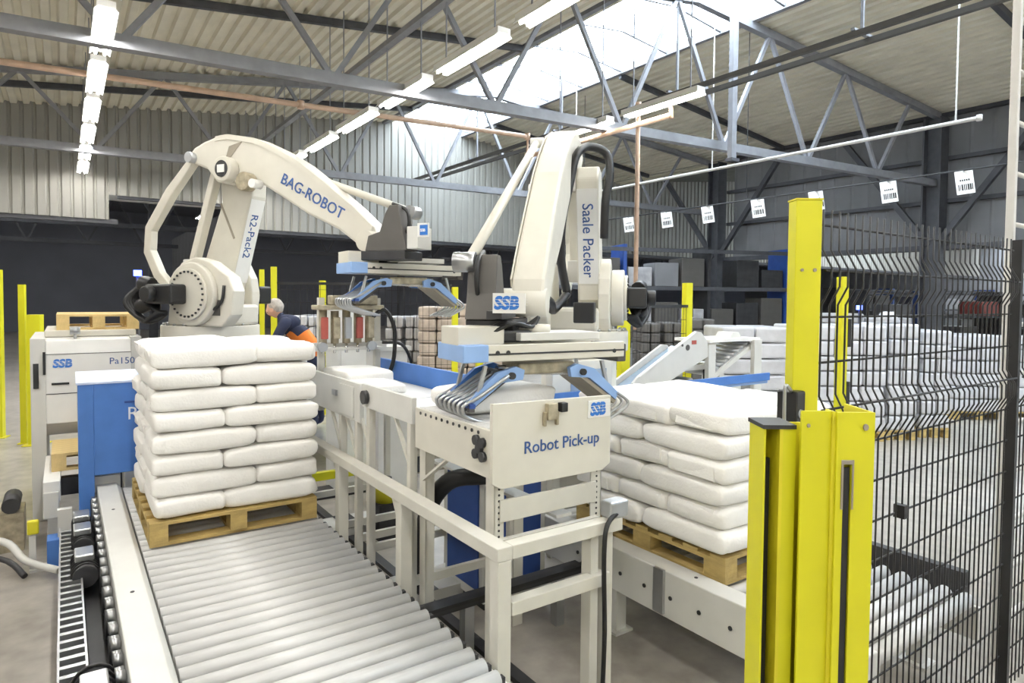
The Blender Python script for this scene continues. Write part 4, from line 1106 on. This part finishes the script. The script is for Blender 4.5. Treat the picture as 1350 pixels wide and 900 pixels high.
for a in ((7.27,5.53,0.92,0.90,1.52,WRAP,'pale wrapped pallet load between inclined conveyor and tall yellow post',-yaw,False,'wrapped pallets behind the mesh fence'),
 (8.60,5.22,0.56,0.90,1.53,WRAP,'pale wrapped load just right of the tall yellow post',-yaw,False,'wrapped pallets behind the mesh fence'),
 (9.10,4.88,0.69,0.90,1.54,WRAP,'large pale wrapped load behind the yellow post in the mesh fence',-yaw,False,'wrapped pallets behind the mesh fence'),
 (9.79,4.52,0.44,0.90,1.56,WRAP,'pale wrapped load with a hooded top behind the mesh fence',-yaw,True,'wrapped pallets behind the mesh fence'),
 (10.39,4.34,0.46,0.90,1.46,WRAP,'narrow pale wrapped load beside the hooded one',-yaw,False,'wrapped pallets behind the mesh fence'),
 (12.50,4.69,0.89,0.90,1.32,WRAP,'low pale wrapped load left of the ladder',-yaw,False,'wrapped pallets behind the mesh fence'),
 (13.28,4.15,0.98,0.90,1.29,WRAP,'low pale wrapped load right of the ladder',-yaw,False,'wrapped pallets behind the mesh fence'),
 (12.44,7.18,0.99,0.90,1.64,WRAP3,'grey wrapped load in the second row behind the mesh fence',-yaw,False,'wrapped pallets behind the mesh fence'),
 (13.32,6.57,0.92,0.90,1.56,WRAP3,'grey wrapped load deeper behind the hooded load',-yaw,False,'wrapped pallets behind the mesh fence'),
 (3.76,13.21,0.31,0.90,1.51,WRAP,'pale wrapped load behind the shoulder of the bending person',-yaw,False,'wrapped pallets behind the line'),
 (4.03,13.03,0.29,0.90,1.49,WRAP,'pale wrapped load left of the pneumatic press',-yaw,False,'wrapped pallets behind the line'),
 (4.91,11.20,0.32,0.90,1.53,WRAP3,'grey wrapped load right of the tall white cabinet',-yaw,False,'wrapped pallets behind the line'),
 (5.20,10.99,0.32,0.90,1.54,WRAP3,'grey wrapped load under the left gripper',-yaw,False,'wrapped pallets behind the line'),
 (5.04,10.14,0.66,0.90,1.73,WRAP2,'tan wrapped load below the side plate of the left gripper',-yaw,False,'wrapped pallets behind the line'),
 (5.60,9.75,0.37,0.90,1.78,WRAP2,'tan wrapped load between two yellow fence posts',-yaw,False,'wrapped pallets behind the line'),
 (6.17,9.71,0.68,0.90,1.64,WRAP2,'tan wrapped load behind the emblem board of the second gripper',-yaw,False,'wrapped pallets behind the line'),
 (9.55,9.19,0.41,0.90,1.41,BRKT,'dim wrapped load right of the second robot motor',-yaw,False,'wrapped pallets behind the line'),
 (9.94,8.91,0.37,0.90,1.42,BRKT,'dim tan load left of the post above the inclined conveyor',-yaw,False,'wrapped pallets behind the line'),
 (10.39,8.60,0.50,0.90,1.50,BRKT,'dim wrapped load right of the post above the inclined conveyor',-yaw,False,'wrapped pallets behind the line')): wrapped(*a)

# white cabinet behind the bag line
t = thing('white_cabinet', 'tall white switch cabinet behind the pneumatic press', 'cabinet', (2.28, 6.35, 0))
MB().box((0, 0, 0), (.42, .4, 1.9)).obj('body', WHITEP, t, .006); MB().box((.02, -.01, .1), (.4, 0, 1.85)).obj('door', WHITEP, t, .004); MB().box((.36, -.02, 1.0), (.375, -.01, 1.1)).obj('handle', DARK, t)
t = thing('white_pedestal', 'shorter white machine column beside the tall white cabinet', 'cabinet', (2.42, 5.68, 0))
MB().box((0, 0, 0), (.3, .3, 1.5)).obj('body', WHITEP, t, .006); MB().box((-.03, -.03, 1.5), (.33, .33, 1.54)).obj('top_plate', GREYW, t)

# dark storage racks at the back right
def rack(x, y, label, n=3, seed=1, L=2.7, sz=1., where=''):
    t = thing('storage_rack', label, 'rack', (x, y, 0), R_(-20))
    t.scale.z = sz
    rr = random.Random(seed)
    for i in range(n + 1): MB().box((i * L - .05, 0, 0), (i * L + .05, .9, 3.6)).obj('upright', BLUED if i % 2 else DARK, t)
    for z in (1.15, 2.3, 3.4):
        MB().box((0, -.03, z), (n * L, .02, z + .11)).obj('beam', TRUSSD, t)
    for i in range(n):
        for z in (0, 1.26, 2.41):
            for k in range(3):
                if rr.random() < .2: continue
                w = .75; x0 = i * L + .12 + k * .85; hh = rr.uniform(.5, .85)
                mt_ = rr.choice((BRKT, WALLD, DARK, BRKT, WRAP3, RED if rr.random() < .3 else BRKT))
                g = MB().box((0, 0, 0), (w, .8, (hh - .01) * sz)).obj('boxed_goods', mt_, None, .02)
                c_, s_ = math.cos(R_(-20)), math.sin(R_(-20))
                zl = (z + .01) * sz if z == 0 else (z + .0) * sz
                g.location = (x + c_ * x0 - s_ * .05, y + s_ * x0 + c_ * .05, zl); g.rotation_euler = (0, 0, R_(-20))
                tag(g, '%s boxed goods, %s shelf of the %s rack, %s from the left' % ({'wrapped_load_grey': 'grey', 'red_plastic': 'dull red', 'dark_cladding': 'slate'}.get(mt_.name, 'dark'), {0: 'bottom', 1.26: 'middle', 2.41: 'top'}[z], where, ORD[i * 3 + k]), 'box', 'boxed goods on the %s rack' % where)
rack(10.6, 14.2, 'dark storage rack with boxed goods behind the second robot', 3, 3, where='back')
rack(20.2, 10.0, 'dark storage rack with boxed goods under the far partition', 3, 5, sz=.66, where='partition')
rack(26, 14, 'dark storage rack with pale goods beyond the partition column', 3, 8, sz=.72, where='far right')

# ================================================================= PERSON
def person(loc, rz):
    t = thing('person', 'person with grey hair in navy and orange work jacket bending over the line', 'person', loc, rz)
    me = bpy.data.meshes.new('body')
    J = {'pel': (0, 0, .95), 'bel': (.12, 0, 1.12), 'che': (.30, 0, 1.30), 'shc': (.38, 0, 1.38), 'neck': (.455, 0, 1.445), 'nek': (.51, 0, 1.50),
         'hipl': (0, .11, .9), 'knl': (.05, .13, .5), 'anl': (-.02, .13, .09), 'tol': (.12, .14, .05),
         'hipr': (0, -.11, .9), 'knr': (.05, -.13, .5), 'anr': (-.02, -.13, .09), 'tor': (.12, -.14, .05),
         'shl': (.35, .19, 1.38), 'ell': (.46, .27, 1.15), 'wrl': (.68, .2, 1.07),
         'shr': (.35, -.19, 1.38), 'elr': (.46, -.27, 1.15), 'wrr': (.68, -.2, 1.07)}
    rad = dict(pel=.15, bel=.145, che=.15, shc=.11, neck=.06, nek=.05, hipl=.095, knl=.065, anl=.045, tol=.04, hipr=.095, knr=.065, anr=.045, tor=.04, shl=.075, ell=.055, wrl=.035, shr=.075, elr=.055, wrr=.035)
    keys = list(J); idx = {k: i for i, k in enumerate(keys)}
    E_ = [('pel', 'bel'), ('bel', 'che'), ('che', 'shc'), ('shc', 'neck'), ('neck', 'nek'), ('pel', 'hipl'), ('hipl', 'knl'), ('knl', 'anl'), ('anl', 'tol'), ('pel', 'hipr'), ('hipr', 'knr'), ('knr', 'anr'), ('anr', 'tor'), ('shc', 'shl'), ('shl', 'ell'), ('ell', 'wrl'), ('shc', 'shr'), ('shr', 'elr'), ('elr', 'wrr')]
    me.from_pydata([J[k] for k in keys], [(idx[a], idx[b]) for a, b in E_], [])
    o = bpy.data.objects.new('body', me); COL.objects.link(o); o.parent = t
    md = o.modifiers.new('skin', 'SKIN')
    for k in keys: me.skin_vertices[0].data[idx[k]].radius = (rad[k], rad[k])
    me.skin_vertices[0].data[0].use_root = True
    o.modifiers.new('sub', 'SUBSURF').levels = 1; o.modifiers['sub'].render_levels = 1
    bpy.context.view_layer.update()
    m2 = bpy.data.meshes.new_from_object(o.evaluated_get(bpy.context.evaluated_depsgraph_get()))
    bpy.data.objects.remove(o)
    m2.name = 'body'; m2.materials.clear()
    for mm in (NAVY, ORANGE): m2.materials.append(mm)
    for p in m2.polygons:
        p.use_smooth = True
        c = p.center
        p.material_index = 1 if (.93 < c.z < 1.26 and c.x < .34 and abs(c.y) < .21) else 0
    inst('body', m2, t)
    # head: slightly egg shaped with nose and ears
    vs = []; fs = []; n, k_ = 16, 12
    hc = Vector((.55, 0, 1.545))
    for i in range(k_ + 1):
        ph = -math.pi / 2 + math.pi * i / k_
        for j in range(n):
            th = 2 * math.pi * j / n
            x, y, z = math.cos(ph) * math.cos(th), math.cos(ph) * math.sin(th), math.sin(ph)
            s = 1 - .16 * max(0, -z)
            p = Vector((x * .095 * s, y * .075 * s, z * .12))
            if x > .9 and abs(z) < .3: p.x += .022
            vs.append(Matrix.Rotation(R_(25), 3, 'Y') @ p + hc)
    for i in range(k_):
        for j in range(n): fs.append((i * n + j, i * n + (j + 1) % n, (i + 1) * n + (j + 1) % n, (i + 1) * n + j))
    MB().add(vs, fs, True).obj('head', SKIN, t)
    hv = []; hf = []
    for i in range(k_ + 1):
        ph = -math.pi / 2 + math.pi * i / k_
        for j in range(n):
            th = 2 * math.pi * j / n
            x, y, z = math.cos(ph) * math.cos(th), math.cos(ph) * math.sin(th), math.sin(ph)
            r_ = 1 + .12 * noise.noise(Vector((x * 4, y * 4, z * 4)))
            p = Vector((x * .098 * r_ - .03, y * .088 * r_, z * .105 * r_ + .03))
            hv.append(Matrix.Rotation(R_(25), 3, 'Y') @ p + hc)
    for i in range(k_):
        for j in range(n): hf.append((i * n + j, i * n + (j + 1) % n, (i + 1) * n + (j + 1) % n, (i + 1) * n + j))
    MB().add(hv, hf, True).obj('hair', HAIR, t)
    fe = MB()
    for sy in (1, -1):
        e_ = Matrix.Rotation(R_(25), 3, 'Y') @ Vector((.088, .03 * sy, .0)) + hc
        fe.cyl(e_, e_ + Vector((.006, 0, -.002)), .011, 8)
    fe.obj('eyes', INKK, t)
    e_ = Matrix.Rotation(R_(25), 3, 'Y') @ Vector((.088, 0, -.055)) + hc
    MB().cyl(e_ + Vector((0, -.025, 0)), e_ + Vector((0, .025, 0)), .006, 8).obj('mouth', RED, t)
    MB().cyl(hc + Vector((.01, .078, -.01)), hc + Vector((.01, .09, -.01)), .025, 8).cyl(hc + Vector((.01, -.078, -.01)), hc + Vector((.01, -.09, -.01)), .025, 8).obj('ears', SKIN, t)
    for s in (1, -1):
        h = MB(); wv = Vector((.68, .2 * s, 1.07))
        h.cyl(wv, wv + Vector((.08, -.01 * s, -.03)), .032, 8, .036)
        h.obj('palm', SKIN, t)
        for q in range(4):
            b0 = wv + Vector((.08, -.01 * s + (q - 1.5) * .019, -.03)); l_ = (.06, .072, .068, .05)[q]
            MB().tube([b0, b0 + Vector((l_ * .6, 0, -.012)), b0 + Vector((l_ * .9, 0, -.04))], .009, 6, 3).obj('finger', SKIN, t)
        b0 = wv + Vector((.03, -.035 * s, -.015))
        MB().tube([b0, b0 + Vector((.03, -.025 * s, -.01)), b0 + Vector((.06, -.025 * s, -.03))], .01, 6, 3).obj('thumb', SKIN, t)
    return t
person((2.68, 8.25, .30), R_(145))
t = thing('step_platform', 'low steel step platform under the bending person', 'platform', (1.75, 8.05, 0), R_(-20))
MB().box((-.2, -.3, .27), (1.2, .8, .3)).obj('deck', STEEL, t)
for xx in (-.18, 1.14):
    for yv in (-.28, .74): MB().box((xx, yv, 0), (xx + .05, yv + .05, .27)).obj('leg', STEEL, t)
t = thing('work_bench', 'pale mesh sided bench in front of the bending person', 'bench', (1.4, 8.0, 0), R_(-35))
MB().box((-.2, -.2, 1.42), (1.0, .15, 1.5)).obj('top', GREYW, t); MB().box((-.2, -.18, 1.2), (1.0, -.16, 1.42)).obj('mesh_front', WALL, t)
for xx in (-.18, .95): MB().box((xx, -.1, 0), (xx + .05, -.05, 1.42)).obj('leg', CREAM2, t)

# small signal lamps
for (lx, ly, lz, lab) in ((12.16, 6.17, 1.86, 'small blue signal lamp glowing behind the black mesh fence'), (0.85, 10.39, 2.28, 'small pale blue signal lamp left of the left robot motor')):
    t = thing('signal_lamp', lab, 'lamp', (lx, ly, 0))
    MB().cyl((0, 0, 0), (0, 0, .02), .12, 12).cyl((0, 0, .02), (0, 0, lz), .02, 8).obj('pole', DARK, t)
    MB().cyl((0, 0, lz), (0, 0, lz + .08), .05, 12).obj('light', LEDB, t)
